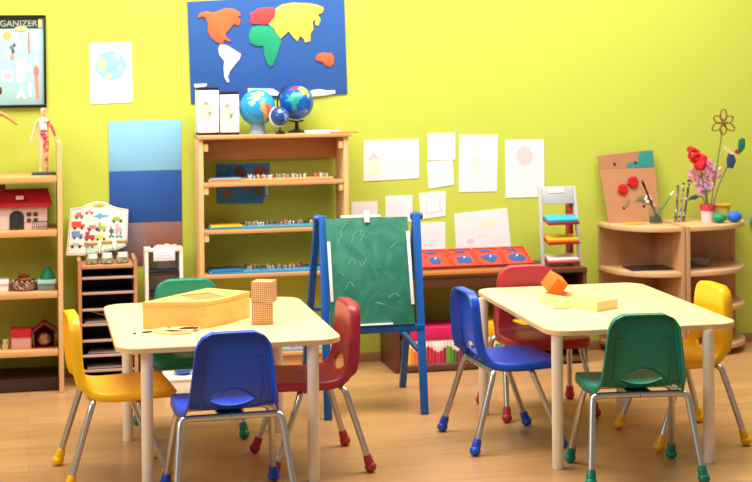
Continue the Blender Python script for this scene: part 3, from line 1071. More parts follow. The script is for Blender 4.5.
def anatomy_poster():
    t = thing('framed_poster', 'black framed pale blue body-parts poster cut off by the left edge', 'poster', (-0.13, WALL, 1.52))
    Mm = Matrix(((1, 0, 0, 0.13), (0, 0, -1, -0.0005), (0, 1, 0, -1.52), (0, 0, 0, 1)))
    x0, x1, z0, z1 = -0.36, 0.089, 1.312, 1.733
    B().box(x0, x1, z0, z1, 0, 0.006, 0.001, M=Mm).build('print', mat((176, 222, 218), 0.4, var=0.06, scale=6), t)
    fr = mat((34, 28, 16), 0.3)
    for a in ((x0 - .004, x1 + .010, z1 - .003, z1 + .011), (x0 - .004, x1 + .010, z0 - .011, z0 + .003), (x1 - .002, x1 + .010, z0 + .0035, z1 - .0035), (x0 - .010, x0 + .002, z0 + .0035, z1 - .0035)):
        B().box(a[0], a[1], a[2], a[3], 0.0062, 0.018, 0.002, M=Mm).build('frame_bar', fr, t)
    B().box(x0 + .004, x1 - .004, 1.680, 1.728, 0.0061, 0.0075, 0.0003, M=Mm).build('title_band', mat((58, 62, 40), 0.5), t)
    B().box(x1 - .026, x1 - .006, 1.682, 1.726, 0.0076, 0.0085, 0.0003, M=Mm).build('title_tab', mat((240, 216, 140), 0.5), t)
    B().prism(ellipse(-0.018, 1.679, 0.032, 0.012), 0.0076, 0.0086, M=Mm).build('title_medallion', mat((226, 200, 140), 0.5), t)
    wall_text('ORGANIZER', 0.042, Mm @ Matrix.Translation((x1 - .030, 1.690, 0.0082)), mat((176, 190, 168), 0.5), 'title_lettering', t, bold=0.3)
    items = [((236, 184, 106), ellipse(-0.083, 1.646, .022, .020)), ((120, 128, 112), ellipse(-0.063, 1.590, .009, .010)), ((90, 100, 84), ellipse(-0.050, 1.600, .007, .010)), ((96, 104, 92), ellipse(-0.056, 1.572, .008, .014)),
             ((226, 196, 196), ellipse(-0.022, 1.650, .012, .018)), ((244, 246, 244), rounded_rect(-0.030, -0.012, 1.575, 1.615, .004)), ((190, 140, 136), [(.014, 1.665), (.022, 1.665), (.026, 1.56), (.016, 1.555), (.012, 1.6)]),
             ((238, 240, 244), [(.046, 1.66), (.052, 1.66), (.060, 1.57), (.05, 1.57)]), ((206, 150, 146), ellipse(-.060, 1.543, .010, .014)), ((248, 248, 250), rounded_rect(-0.112, -0.058, 1.425, 1.480, .008)), ((236, 186, 200), rounded_rect(-0.100, -0.062, 1.440, 1.470, .004)),
             ((248, 248, 246), [(-.036, 1.54), (-.004, 1.54), (.004, 1.46), (-.008, 1.42), (-.034, 1.42), (-.042, 1.47)]), ((250, 250, 250), [(-.046, 1.345), (-.020, 1.40), (.004, 1.345), (-.006, 1.342), (-.018, 1.362), (-.034, 1.345)]),
             ((222, 130, 134), ellipse(.052, 1.475, .014, .026)), ((236, 200, 196), ellipse(.052, 1.515, .008, .010)), ((228, 146, 142), [(.042, 1.452), (.062, 1.452), (.066, 1.35), (.052, 1.33), (.046, 1.40)]), ((240, 236, 224), rounded_rect(.010, .030, 1.47, 1.51, .004)),
             ((206, 228, 236), rounded_rect(.012, .030, 1.35, 1.42, .004)), ((230, 236, 200), rounded_rect(-.09, -.07, 1.53, 1.56, .003))]
    for i, (c, poly) in enumerate(items):
        B().prism(poly, 0.0061, 0.0068 + 0.00004 * i, M=Mm).build('organ_picture', mat(c, 0.5), t)


anatomy_poster()


def small_chart():
    t = thing('wall_chart', 'blue and rust map chart on the wall seen through the tall shelf', 'poster', (1.042, WALL, 0.90))
    Mm = Matrix(((1, 0, 0, -1.042), (0, 0, -1, -0.0005), (0, 1, 0, -0.90), (0, 0, 0, 1)))
    B().prism([(0.912, 1.006), (0.912, 0.812), (1.142, 0.808), (1.146, 0.84), (1.176, 0.842), (1.176, 1.006)], 0, 0.003, M=Mm).build('print', mat((64, 134, 214), 0.6, var=0.15), t)
    for c, poly in (((110, 66, 74), blob(1.03, 0.965, .03)), ((150, 84, 66), blob(1.13, 0.97, .040, ay=.6)), ((120, 110, 96), blob(1.065, 0.895, .022)), ((140, 100, 84), blob(0.965, 0.86, .024)), ((40, 140, 150), blob(1.09, 0.84, .028, ay=.5)),
                    ((130, 94, 84), blob(1.12, 0.875, .024)), ((240, 236, 220), [(1.152, .845), (1.172, .845), (1.172, .93), (1.156, .93)]), ((60, 160, 170), blob(.945, .975, .016))):
        B().prism(poly, 0.0031, 0.004, M=Mm).build('map_patch', mat(c, 0.6), t)


small_chart()

# ------------------------------------------------------------------ on the tall shelf's top
TT = 1.1602


def globe(label, x, y, r, zc, base, lands, ocean, arm_col=None):
    """lands: (name, colour, outline as (right, up) in units of the radius, seen from the front)"""
    t = thing('globe', label, 'globe', (x, y, TT), 0)
    h = zc - TT
    sph = B().ball((0, 0, 0), r, sub=4).build('sphere', mat(ocean, 0.2, var=.12, scale=14), t, (0, 0, h))
    for nm, c, pts in lands:
        cu, cv = sum(p[0] for p in pts) / len(pts), sum(p[1] for p in pts) / len(pts)
        bm2 = bmesh.new()
        rings = []
        N = 6
        for k in range(N + 1):
            f = k / N
            ring = []
            for u, v in pts:
                uu, vv = cu + (u - cu) * f, cv + (v - cv) * f
                # lens from the front: angle = distance from the centre
                d = math.hypot(uu, vv)
                sc_ = math.sin(d) / d if d > 1e-6 else 1
                ring.append(Vector((uu * sc_, -math.cos(d), vv * sc_)) * r * 1.008)
            rings.append([bm2.verts.new(p) for p in ring] if k else [bm2.verts.new(ring[0])])
        n = len(pts)
        for i in range(n):
            bm2.faces.new((rings[0][0], rings[1][i], rings[1][(i + 1) % n]))
        for k in range(1, N):
            for i in range(n):
                bm2.faces.new((rings[k][i], rings[k + 1][i], rings[k + 1][(i + 1) % n], rings[k][(i + 1) % n]))
        bmesh.ops.recalc_face_normals(bm2, faces=bm2.faces)
        bb = B()
        bb.bm.free()
        bb.bm = bm2
        bb.build(nm, mat(c, .3, var=.1, scale=30), sph)
    b = B()
    if base == 'dome':
        b.lathe([(0, 0), (r * .50, 0), (r * .50, .006), (r * .42, .014), (r * .40, h - r * 1.0 + .008), (r * .2, h - r + .001), (0, h - r + .001)])
        b.build('base', mat((150, 170, 186), 0.3), t)
    else:
        b.lathe([(0, 0), (r * .55, 0), (r * .53, .006), (r * .22, .014), (r * .12, .022), (r * .10, h - r * 1.12), (0, h - r * 1.10)], seg=20)
        b.build('base', mat((20, 20, 24), 0.35), t)
        pts = []
        for k in range(17):
            a = math.radians(-110 + 170 * k / 16)
            pts.append((-r * 1.13 * math.cos(a) * 1, 0.0, h + r * 1.13 * math.sin(a)))
        B().tube(pts, .0046 if r < .06 else .004, 8).build('meridian_arm', arm_col, t)


globe('light blue globe with yellow and red countries, on a small grey dome foot', 1.096, 7.69, 0.088, 1.287, 'dome',
      [('north_america_print', (232, 214, 130), [(-.75, .55), (-.5, 1.0), (0, 1.15), (.35, 1.0), (.3, .75), (.05, .75), (-.05, .5), (-.25, .4), (-.2, .6), (-.5, .6)]),
       ('green_land_print', (170, 208, 150), [(-.72, .35), (-.35, .5), (-.22, .3), (-.4, .12), (-.55, .2)]),
       ('brazil_print', (228, 92, 66), [(.25, .18), (.55, .25), (.95, .05), (.9, -.25), (.65, -.45), (.5, -.30), (.4, -.05)]),
       ('south_america_print', (240, 170, 80), [(.02, .32), (.25, .36), (.36, 0), (.48, -.34), (.52, -.62), (.42, -1.0), (.3, -.7), (.2, -.3), (.02, -.02)])], (44, 160, 222))
globe('deep blue globe with green and yellow countries on a black stand', 1.296, 7.735, 0.084, 1.308, 'stand',
      [('africa_print', (30, 160, 150), [(-.95, .1), (-.8, .55), (-.3, .72), (.1, .6), (.2, .3), (-.05, .0), (-.15, -.4), (-.42, -.45), (-.55, 0)]),
       ('europe_print', (214, 50, 60), [(-.62, .85), (-.35, 1.15), (.02, 1.2), (.1, .98), (-.2, .88)]),
       ('asia_print', (240, 222, 64), [(-.05, .92), (.15, 1.2), (.5, 1.1), (.75, .85), (.95, .35), (.72, .5), (.62, .25), (.45, .6), (.3, .45), (.15, .7)]),
       ('island_print', (60, 170, 110), [(.35, -.45), (.55, -.4), (.6, -.6), (.4, -.65)])], (24, 90, 176), mat((30, 40, 60), 0.4))
globe('smallest globe, dark blue with grey land and a white half ring', 1.196, 7.622, 0.044, 1.246, 'stand',
      [('grey_land_print', (176, 164, 170), [(-.4, .85), (-.1, 1.0), (.1, .7), (-.05, .4), (-.35, .45)]),
       ('pale_land_print', (168, 160, 172), [(.25, .3), (.6, .35), (.8, .0), (.6, -.5), (.45, -.8), (.35, -.2)])], (30, 76, 150), M_white)


def file_box(label, x, w, h, rz, y=7.70):
    t = thing('magazine_holder', label, 'holder', (x, y, TT), rz)
    B().box(-w / 2, w / 2, -0.045, 0.045, 0.012, h - 0.012, 0.001).build('body', M_white, t)
    B().box(-w / 2 - .001, w / 2 + .001, -0.046, 0.046, h - 0.0118, h, 0.001).build('top_cap', M_black, t)
    B().box(-w / 2 + .001, w / 2 - .001, -0.044, 0.044, 0, 0.0118, 0.001).build('bottom_cap', M_black, t)
    for c, p in (((240, 238, 196), blob(-.008, h * .52, .028, ay=1.5)), ((214, 226, 206), blob(.012, h * .42, .016, ay=1.4)), ((238, 214, 200), blob(-.010, h * .68, .013)), ((214, 220, 214), blob(.004, h * .24, .010))):
        B().prism(p, 0.0455, 0.0460, M=Matrix(((1, 0, 0, 0), (0, 0, -1, 0), (0, 1, 0, 0), (0, 0, 0, 1)))).build('printed_patch', mat(c, 0.6), t)


file_box('white magazine holder with dark caps at the left end of the shelf top', 0.853, 0.102, 0.228, 0.03)
file_box('white magazine holder with dark cap next to the light blue globe', 0.957, 0.090, 0.206, -0.03, 7.69)
o = B().box(-0.080, 0.080, -0.045, 0.045, 0, 0.012, 0.001).build('paper_stack', M_white, None, (1.405, 7.64, TT), (0, 0, 0.03))
tag(o, 'white paper pile at the right end of the tall shelf top', 'paper')
o = B().tube([(-0.07, 0, 0.004), (0.07, 0, 0.004)], 0.004, 10).build('wooden_stick', M_rail, None, (1.505, 7.60, TT), (0, 0, 0.1))
tag(o, 'thin wooden stick poking past the right end of the tall shelf top', 'stick')


# ------------------------------------------------------------------ on the dark paper sorter
def jar(label, x, y, h, z=0.5654, r=0.031):
    t = thing('glass_jar', label, 'jar', (x, y, z), 0, 'glass jars on the paper sorter')
    B().lathe([(0, 0.001), (r * .92, 0.001), (r, 0.008), (r, h * .74), (r * .78, h * .86), (r * .78, h - .014), (r * .70, h - .014), (r * .70, h * .84), (r * .90, h * .72), (r * .90, .010), (r * .8, .006), (0, .006)], seg=28).build('glass', M_glass, t)
    B().lathe([(0, h - .0135), (r * .84, h - .0135), (r * .86, h - .002), (r * .8, h), (0, h)], seg=28).build('lid', mat((176, 140, 84), 0.4), t)
    B().lathe([(0, .0065), (r * .84, .0065), (r * .84, h * .34), (0, h * .36)], seg=20).build('contents', spots((226, 216, 170), [(190, 160, 110), (240, 234, 200)], 60, 'grain_mix'), t)
    b = B()
    n = 8
    bm = b.bm
    a0, a1 = -PI / 2 - 0.75, -PI / 2 + 0.75
    top, bot = [], []
    for k in range(n + 1):
        a = a0 + (a1 - a0) * k / n
        top.append(bm.verts.new((math.cos(a) * (r + .0006), math.sin(a) * (r + .0006), h * .52)))
        bot.append(bm.verts.new((math.cos(a) * (r + .0006), math.sin(a) * (r + .0006), h * .28)))
    for k in range(n):
        bm.faces.new((bot[k], bot[k + 1], top[k + 1], top[k]))
    b.build('paper_label', M_white, t)


jar('glass jar half hidden by the vehicle board, leftmost of the three', 0.300, 7.645, 0.102)
jar('glass jar with white label, middle of the three on the sorter', 0.368, 7.64, 0.108)
jar('glass jar with white label, right of the three on the sorter', 0.440, 7.65, 0.108)


def vehicle_board():
    t = thing('picture_board', 'white picture board of small vehicles leaning at the wall behind jars', 'board', (0.336, 7.76, 0.572))
    # local drawing plane: x -> X, y -> up along the lean
    lean = math.radians(12)
    R = Matrix.Translation((-0.335, 0.002, -0.58)) @ Matrix.Translation((0, 0, 0.58)) @ Matrix.Rotation(-lean, 4, 'X') @ Matrix.Translation((0, 0, -0.58)) @ Matrix(((1, 0, 0, 0), (0, 0, -1, 0), (0, 1, 0, 0), (0, 0, 0, 1)))
    k = 1.0
    out = [(0.205, 0.828), (0.255, 0.832), (0.290, 0.848), (0.330, 0.858), (0.368, 0.852), (0.398, 0.836), (0.430, 0.824), (0.479, 0.814), (0.468, 0.640), (0.44, 0.628), (0.36, 0.612), (0.30, 0.600), (0.181, 0.604)]
    b = B()
    bm = b.bm
    hole = ellipse(0.338, 0.834, 0.030, 0.009, 18)
    rings = []
    for z in (0.0, 0.009):
        vs = [bm.verts.new((x, y, z)) for x, y in out]
        hs = [bm.verts.new((x, y, z)) for x, y in hole]
        es = [bm.edges.new((vs[i], vs[(i + 1) % len(vs)])) for i in range(len(vs))] + [bm.edges.new((hs[i], hs[(i + 1) % 18])) for i in range(18)]
        bmesh.ops.triangle_fill(bm, edges=es, use_beauty=True)
        rings.append((vs, hs))
    for q in (0, 1):
        A, C = rings[0][q], rings[1][q]
        for i in range(len(A)):
            bm.faces.new((A[i], A[(i + 1) % len(A)], C[(i + 1) % len(A)], C[i]))
    bmesh.ops.recalc_face_normals(bm, faces=bm.faces)
    bmesh.ops.transform(bm, matrix=R, verts=bm.verts)
    b.build('board', mat((244, 240, 222), 0.4, var=0.01), t)
    cen = Vector((0.333, 0.72))
    ins = [(cen.x + (x - cen.x) * .955, cen.y + (y - cen.y) * .94) for x, y in out]
    B().tube([(x, y, 0.0098) for x, y in ins + ins[:1]], 0.0010, 6, M=R).build('border_line', mat((176, 90, 70), 0.5), t)
    def vehicle(x, y, w, h, c, kind):
        bb = B()
        z0, z1 = 0.0091, 0.0106
        if kind == 'car':
            bb.prism([(x - w, y - h * .3), (x + w, y - h * .3), (x + w, y + .1 * h), (x + w * .6, y + .2 * h), (x + w * .35, y + .8 * h), (x - w * .5, y + .8 * h), (x - w * .75, y + .2 * h), (x - w, y + .1 * h)], z0, z1, m=0, M=R)
        elif kind == 'truck':
            bb.prism([(x - w, y - h * .3), (x + w, y - h * .3), (x + w, y + .3 * h), (x + w * .5, y + .3 * h), (x + w * .5, y + .9 * h), (x - w, y + .9 * h)], z0, z1, m=0, M=R)
        elif kind == 'tractor':
            bb.prism([(x - w, y - h * .3), (x + w, y - h * .3), (x + w, y + .4 * h), (x, y + .4 * h), (x, y + h), (x - w * .8, y + h), (x - w * .8, y + .3 * h), (x - w, y + .2 * h)], z0, z1, m=0, M=R)
        else:
            bb.prism([(x - w, y), (x - w * .4, y + h * .25), (x - w * .1, y + h * .9), (x + w * .25, y + h * .3), (x + w, y + h * .2), (x + w, y - h * .2), (x + w * .2, y - h * .3), (x - w * .1, y - h * .8), (x - w * .4, y - h * .25)], z0, z1, m=0, M=R)
        if kind != 'plane':
            for dx in (-.55, .55):
                bb.prism(ellipse(x + w * dx, y - h * .45, w * .22, w * .22, 12), z0, z1 + .0004, m=1, M=R)
        bb.build('vehicle_picture', [mat(c, 0.5), mat((60, 50, 60), 0.5)], t)
    V = [(.245, .790, .018, .014, (206, 110, 120), 'car'), (.293, .806, .018, .008, (236, 160, 160), 'car'), (.345, .786, .030, .014, (80, 180, 220), 'plane'), (.425, .766, .024, .013, (150, 190, 70), 'car'),
         (.240, .742, .025, .016, (222, 80, 60), 'truck'), (.310, .730, .026, .012, (226, 120, 130), 'car'), (.350, .728, .018, .018, (160, 196, 80), 'tractor'), (.395, .712, .010, .026, (80, 90, 110), 'plane'), (.430, .714, .014, .022, (224, 160, 170), 'tractor'),
         (.235, .696, .022, .016, (120, 140, 206), 'truck'), (.292, .686, .020, .018, (190, 60, 70), 'tractor'), (.345, .682, .022, .012, (206, 210, 110), 'truck'), (.395, .688, .012, .006, (80, 170, 150), 'car'), (.432, .686, .015, .006, (110, 180, 150), 'car'),
         (.228, .650, .026, .010, (180, 190, 206), 'car'), (.290, .648, .020, .010, (170, 130, 120), 'truck')]
    for v in V:
        vehicle(v[0], v[1], v[2] * 1.22, v[3] * 1.5, v[4], v[5])


vehicle_board()


# ------------------------------------------------------------------ cream rack between sorter and tall shelf
def cream_rack():
    t = thing('cream_rack', 'narrow cream metal rack with dark trays left of the tall shelf', 'rack', (0.636, 7.70, 0))
    for x in (-0.082, 0.082):
        B().box(x - 0.0085, x + 0.0085, -0.05, 0.05, 0, 0.61, 0.002).build('upright', M_cream, t)
    B().box(-0.0905, 0.0905, -0.05, 0.05, 0.6105, 0.627, 0.002).build('top_bar', M_cream, t)
    B().box(-0.073, 0.073, 0.040, 0.05, 0.0, 0.61, 0.001).build('back_panel', mat((206, 196, 176), 0.5), t)
    for z in (0.505, 0.40, 0.29, 0.18, 0.06):
        s_ = B().box(-0.073, 0.073, -0.05, 0.039, z - 0.006, z + 0.004, 0.001).build('tray', mat((66, 34, 28), 0.4), t)
        B().box(-0.068, 0.068, -0.045, 0.03, z + 0.0042, z + 0.018, 0.004).build('dark_insert', mat((30, 40, 54), 0.3), s_)
    B().box(-0.050, 0.052, -0.054, -0.0505, 0.568, 0.622, 0.001).build('paper_label', M_white, t)
    # faint typed lines of the label
    for k in range(3):
        B().box(-0.040, 0.040 - 0.01 * k, -0.0546, -0.0541, 0.580 + k * 0.013, 0.5825 + k * 0.013, 0).build('typed_line', mat((206, 206, 214), 0.5), t)


cream_rack()
o = B().prism([(-.05, 0), (-.03, .010), (-.01, .006), (.01, .014), (.03, .006), (.055, .009), (.06, 0)], -0.03, 0.03, M=Matrix(((1, 0, 0, 0), (0, 0, 1, 0), (0, 1, 0, 0), (0, 0, 0, 1)))).build('crumpled_paper', mat((206, 196, 190), 0.6), None, (0.645, 7.70, 0.6275))
tag(o, 'low crumpled pale wrapper lying on top of the cream rack', 'paper')
o = B().ball((0, 0, 0), 0.009, sub=2, sc=(1, 1, .8)).build('pebble', mat((60, 34, 30), 0.5), None, (0.582, 7.68, 0.6345))
tag(o, 'tiny dark pebble on the left of the cream rack top', 'pebble')


def low_crate():
    t = thing('low_crate', 'low cream crate on the floor under the left table, blue bowl on it', 'crate', (0.775, 7.42, 0))
    B().box(-0.16, 0.16, -0.10, 0.10, 0.0, 0.060, 0.004).build('body', M_cream, t)
    B().box(-0.165, 0.165, -0.105, 0.105, 0.0602, 0.070, 0.003).build('lid', M_cream, t)


low_crate()
o = B().lathe([(0, 0), (.022, 0), (.040, .012), (.044, .028), (.040, .030), (.034, .018), (0, .012)], seg=24).build('bowl', mat((30, 90, 170), 0.3), None, (0.70, 7.42, 0.0702))
tag(o, 'small blue bowl on the cream crate under the left table', 'bowl')


# ------------------------------------------------------------------ left shelf contents
def toy_barn():
    t = thing('toy_barn', 'toy barn with dark red roof and pale walls on the left shelf', 'toy', (-0.03, 7.635, 0.7462))
    F = Matrix(((1, 0, 0, 0), (0, 0, -1, 0), (0, 1, 0, 0), (0, 0, 0, 1)))
    wallm = mat((238, 206, 192), 0.5)
    B().box(-0.20, 0.123, -0.06, 0.09, 0, 0.105, 0.001).build('walls', wallm, t)
    # hipped end roof
    bm = bmesh.new()
    e = [(-0.22, -0.085, 0.098), (0.146, -0.085, 0.098), (0.146, 0.112, 0.098), (-0.22, 0.112, 0.098)]
    rg = [(-0.21, 0.0, 0.176), (0.128, 0.0, 0.176)]
    lo = [bm.verts.new(p) for p in e]
    up = [bm.verts.new((x, y, z + .010)) for x, y, z in e]
    r_ = [bm.verts.new(p) for p in rg]
    bm.faces.new(lo[::-1])
    for i in range(4):
        bm.faces.new((lo[i], lo[(i + 1) % 4], up[(i + 1) % 4], up[i]))
    bm.faces.new((up[0], up[1], r_[1], r_[0]))
    bm.faces.new((up[2], up[3], r_[0], r_[1]))
    bm.faces.new((up[1], up[2], r_[1]))
    bm.faces.new((up[3], up[0], r_[0]))
    bmesh.ops.translate(bm, vec=(0, 0, 0.0075), verts=bm.verts)
    bmesh.ops.recalc_face_normals(bm, faces=bm.faces)
    b = B()
    b.bm = bm
    b.build('roof', M_crimson, t)
    B().box(-0.125, -0.065, -0.02, 0.02, 0.150, 0.205, 0.002).build('chimney', mat((120, 20, 30), 0.5), t)
    sk = B().box(-0.018, 0.018, -0.078, -0.055, 0.140, 0.157, 0.002).build('skylight', mat((244, 190, 180), 0.5), t)
    arch = [(-0.048, 0)] + [(-0.015 + 0.033 * math.cos(a), 0.058 + 0.030 * math.sin(a)) for a in [PI - PI * k / 10 for k in range(11)]] + [(0.018, 0)]
    B().prism(arch, 0.0602, 0.066, M=F).build('door', mat((34, 44, 40), 0.5), t)
    for i in range(2):
        for j in range(2):
            x, z = 0.040 + i * 0.030, 0.042 + j * 0.028
            B().box(x - .010, x + .010, -0.0635, -0.0602, z - .009, z + .009, 0.0005).build('window', mat((90, 50, 30), 0.4), t)
    b = B()
    b.box(0.052, 0.125, -0.098, -0.095, 0.036, 0.040, 0.0005)
    b.box(0.052, 0.125, -0.098, -0.095, 0.012, 0.015, 0.0005)
    for k in range(8):
        b.box(0.054 + k * 0.0096, 0.0565 + k * 0.0096, -0.0985, -0.0945, 0, 0.042, 0.0005)
    b.build('fence', mat((96, 60, 60), 0.5), t)


toy_barn()


def tub(label, x, w, z, h, body, lid, extra=None, y=7.60):
    t = thing('storage_tub', label, 'tub', (x, y, z))
    B().prism(rounded_rect(-w / 2 * .92, w / 2 * .92, -.045, .045, .01), 0, h * .62, bev=0.002).build('body', body, t)
    B().prism(rounded_rect(-w / 2, w / 2, -.050, .050, .012), h * .6205, h, bev=0.003).build('lid', lid, t)
    return t


Z2, Z3 = 0.4633, 0.1973
tub('small white box stack at the left edge on the middle left shelf', -0.112, 0.06, Z2, 0.055, mat((240, 226, 214), 0.5), mat((244, 240, 236), 0.5))
t_ = tub('green-lidded clear tub at the right end of the middle left shelf', 0.088, 0.088, Z2, 0.048, mat((120, 140, 134), 0.35), mat((176, 216, 204), 0.4))
o = B().lathe([(0, 0.062), (.010, .056), (.022, .036), (.034, .012), (.036, 0), (0, 0)], seg=20).build('felt_cone', mat((0, 120, 84), 0.6), None, (0.093, 7.60, Z2 + 0.0482))
tag(o, 'green rounded cone sitting on the tub lid beside the shelf upright', 'toy')


def basket():
    t = thing('woven_basket', 'woven basket heaped with brown natural bits on the middle left shelf', 'basket', (-0.012, 7.60, Z2))
    b = B()
    prof = [(.040, 0), (.052, .010), (.056, .030), (.058, .042), (.052, .042), (.050, .030), (.046, .010), (0, .006)]
    b.lathe([(0, 0)] + prof, seg=28)
    b.build('bowl', spots((150, 120, 112), [(206, 176, 150), (96, 66, 66)], 55, 'wicker'), t)
    for k in range(14):
        a = 2 * PI * k / 14
        B().ball((0, 0, 0), .006, sub=1).build('rim_knot', mat((196, 160, 130), 0.6), t, (.055 * math.cos(a), .055 * math.sin(a), .044))


basket()
for k, (dx, dy, dz, c, sc, lb) in enumerate((
        (-.026, -.01, .044, (92, 44, 26), (1.5, 1, .7), 'dark brown seed pod on the left of the wicker basket heap'),
        (.004, -.018, .049, (160, 80, 34), (1.7, 1, .6), 'rust brown bark piece at the front of the wicker basket heap'),
        (.032, -.004, .046, (70, 96, 44), (1.3, 1, .6), 'green-brown leaf ball on the right of the wicker basket heap'),
        (-.004, .018, .062, (130, 62, 34), (1.6, 1, .7), 'reddish bark piece on top of the wicker basket heap'))):
    o = B().ball((0, 0, 0), .017, sub=2, sc=sc, jit=.12).build('bark_piece', mat(c, 0.8), None, (-0.012 + dx, 7.60 + dy, Z2 + dz))
    tag(o, lb, 'bark', 'natural bits in the basket')
tub('red-lidded clear tub on the lowest left shelf board', -0.030, 0.100, Z3, 0.090, mat((214, 150, 140), 0.3), mat((190, 22, 40), 0.4))


def toy_stable():
    t = thing('toy_stable', 'dark red gabled toy stable at the right end of the lowest left shelf', 'toy', (0.075, 7.60, Z3))
    F = Matrix(((1, 0, 0, 0), (0, 0, -1, 0), (0, 1, 0, 0), (0, 0, 0, 1)))
    dk = mat((110, 24, 26), 0.5)
    B().prism([(-.050, 0), (.050, 0), (.050, .072), (0, .108), (-.050, .072)], -.05, -.046, M=F).build('back_wall', dk, t)
    for sx in (-1, 1):
        B().box(sx * .048 - .003, sx * .048 + .003, -.045, .0455, 0, .072, .001).build('side_wall', dk, t)
        M = Matrix.Translation((0, 0, .116)) @ Matrix.Rotation(sx * math.radians(35.5), 4, 'Y')
        B().box(0 if sx > 0 else -.074, .074 if sx > 0 else 0, -.056, .054, -.003, .003, .001, M=M).build('roof_slope', dk, t)
    B().box(-.044, .044, -.045, .045, 0, .004, .001).build('base', dk, t)


toy_stable()
o = B().ball((0, 0, 0), .031, sub=3, jit=.03).build('coconut_half', spots((150, 96, 54), [(110, 64, 36), (176, 130, 70)], 50, 'husk', 0.8), None, (0.075, 7.59, Z3 + .0365))
tag(o, 'round brown husk ball inside the dark red toy stable', 'ball')
for (dx, dz, rz, lb) in ((0.0, 0.011, .2, 'beige wooden die at the left of the red-lidded tub'), (0.003, 0.0332, .5, 'beige wooden die stacked on another die, lowest left shelf')):
    t = thing('wooden_die', lb, 'die', (-0.103 + dx, 7.58, Z3 + dz), rz)
    B().box(-.011, .011, -.011, .011, -.011, .011, .002).build('body', mat((214, 200, 130), 0.5), t)
    B().prism(ellipse(0, 0, .003, .003, 10), .0111, .0117, M=Matrix(((1, 0, 0, 0), (0, 0, -1, 0), (0, 1, 0, 0), (0, 0, 0, 1)))).build('pip', M_black, t)


def skin_figure(name, verts, edges, m, parent, sub=2):
    me = bpy.data.meshes.new(name)
    me.from_pydata([v[:3] for v in verts], edges, [])
    o = bpy.data.objects.new(name, me)
    COL.objects.link(o)
    o.parent = parent
    me.materials.append(m)
    md = o.modifiers.new('skin', 'SKIN')
    md.use_smooth_shade = True
    sv = me.skin_vertices[0].data
    for i, v in enumerate(verts):
        sv[i].radius = (v[3], v[4] if len(v) > 4 else v[3])
        sv[i].use_root = (i == 0)
    s_ = o.modifiers.new('sub', 'SUBSURF')
    s_.levels = s_.render_levels = sub
    return o


def body_model():
    t = thing('anatomy_figure', 'small standing anatomy figure with exposed muscles on a dark base', 'figure', (0.080, 7.645, 0.9933))
    B().prism(rounded_rect(-.055, .055, -.035, .035, .012), 0, .010, bev=.003).build('base', mat((40, 74, 84), 0.4), t)
    V = [(0, 0, .158, .021, .015), (0, 0, .190, .020, .014), (0, 0, .222, .026, .016), (0, 0, .246, .020, .012), (0, 0, .258, .008), (0, 0, .272, .010, .011), (0, -.001, .290, .0125, .014), (0, 0, .302, .007, .008),
         (-.028, 0, .240, .008), (-.040, 0, .205, .007), (-.050, -.003, .170, .0055), (-.056, -.006, .150, .005), (-.060, -.008, .138, .003),
         (.028, 0, .240, .008), (.042, 0, .205, .007), (.052, -.003, .172, .0055), (.058, -.006, .150, .005), (.062, -.008, .138, .003),
         (-.011, 0, .140, .013), (-.012, -.002, .085, .009), (-.013, .001, .045, .007), (-.014, .001, .020, .005), (-.015, -.014, .015, .005),
         (.011, 0, .140, .013), (.012, -.002, .085, .009), (.013, .001, .045, .007), (.014, .001, .020, .005), (.015, -.014, .015, .005)]
    E_ = [(0, 1), (1, 2), (2, 3), (3, 4), (4, 5), (5, 6), (6, 7), (3, 8), (8, 9), (9, 10), (10, 11), (11, 12), (3, 13), (13, 14), (14, 15), (15, 16), (16, 17), (0, 18), (18, 19), (19, 20), (20, 21), (21, 22), (0, 23), (23, 24), (24, 25), (25, 26), (26, 27)]
    V = [(v[0] * 1.04, v[1], v[2] * 1.035, v[3] * 1.25, (v[4] if len(v) > 4 else v[3]) * 1.2) for v in V]
    # one half skin, one half bare muscle
    m, nt, p = new_mat('half_muscle_plastic')
    tc = nt.nodes.new('ShaderNodeTexCoord')
    sp = nt.nodes.new('ShaderNodeSeparateXYZ')
    r = nt.nodes.new('ShaderNodeMath')
    r.operation = 'GREATER_THAN'
    r.inputs[1].default_value = 0.001
    n = nt.nodes.new('ShaderNodeTexNoise')
    n.inputs['Scale'].default_value = 60
    rr = nt.nodes.new('ShaderNodeValToRGB')
    rr.color_ramp.elements[0].position = 0.42
    rr.color_ramp.elements[1].position = 0.6
    rr.color_ramp.elements[0].color = lin((196, 76, 60)) + (1,)
    rr.color_ramp.elements[1].color = lin((238, 196, 170)) + (1,)
    mx = nt.nodes.new('ShaderNodeMix')
    mx.data_type = 'RGBA'
    mx.inputs[6].default_value = lin((242, 208, 166)) + (1,)
    nt.links.new(tc.outputs['Object'], sp.inputs[0])
    nt.links.new(tc.outputs['Object'], n.inputs['Vector'])
    nt.links.new(sp.outputs[0], r.inputs[0])
    nt.links.new(n.outputs['Fac'], rr.inputs[0])
    nt.links.new(r.outputs[0], mx.inputs[0])
    nt.links.new(rr.outputs[0], mx.inputs[7])
    nt.links.new(mx.outputs[2], p.inputs['Base Color'])
    p.inputs['Roughness'].default_value = 0.4
    skin_figure('body', V, E_, m, t)
    B().prism([(-.014, .235), (.014, .235), (.016, .21), (-.016, .21)], .018, .024, M=Matrix(((1, 0, 0, 0), (0, 0, -1, 0), (0, 1, 0, 0), (0, 0, 0, 1))), bev=.002).build('ribcage', mat((250, 246, 236), 0.5), t)
    for (x, z, rx, rz) in ((-.004, .192, .012, .010), (.004, .176, .011, .009), (.0, .206, .009, .006)):
        B().ball((x, -.018, z), 1, sub=2, sc=(rx, .006, rz)).build('organ', mat((206, 70, 104), 0.4), t)


body_model()


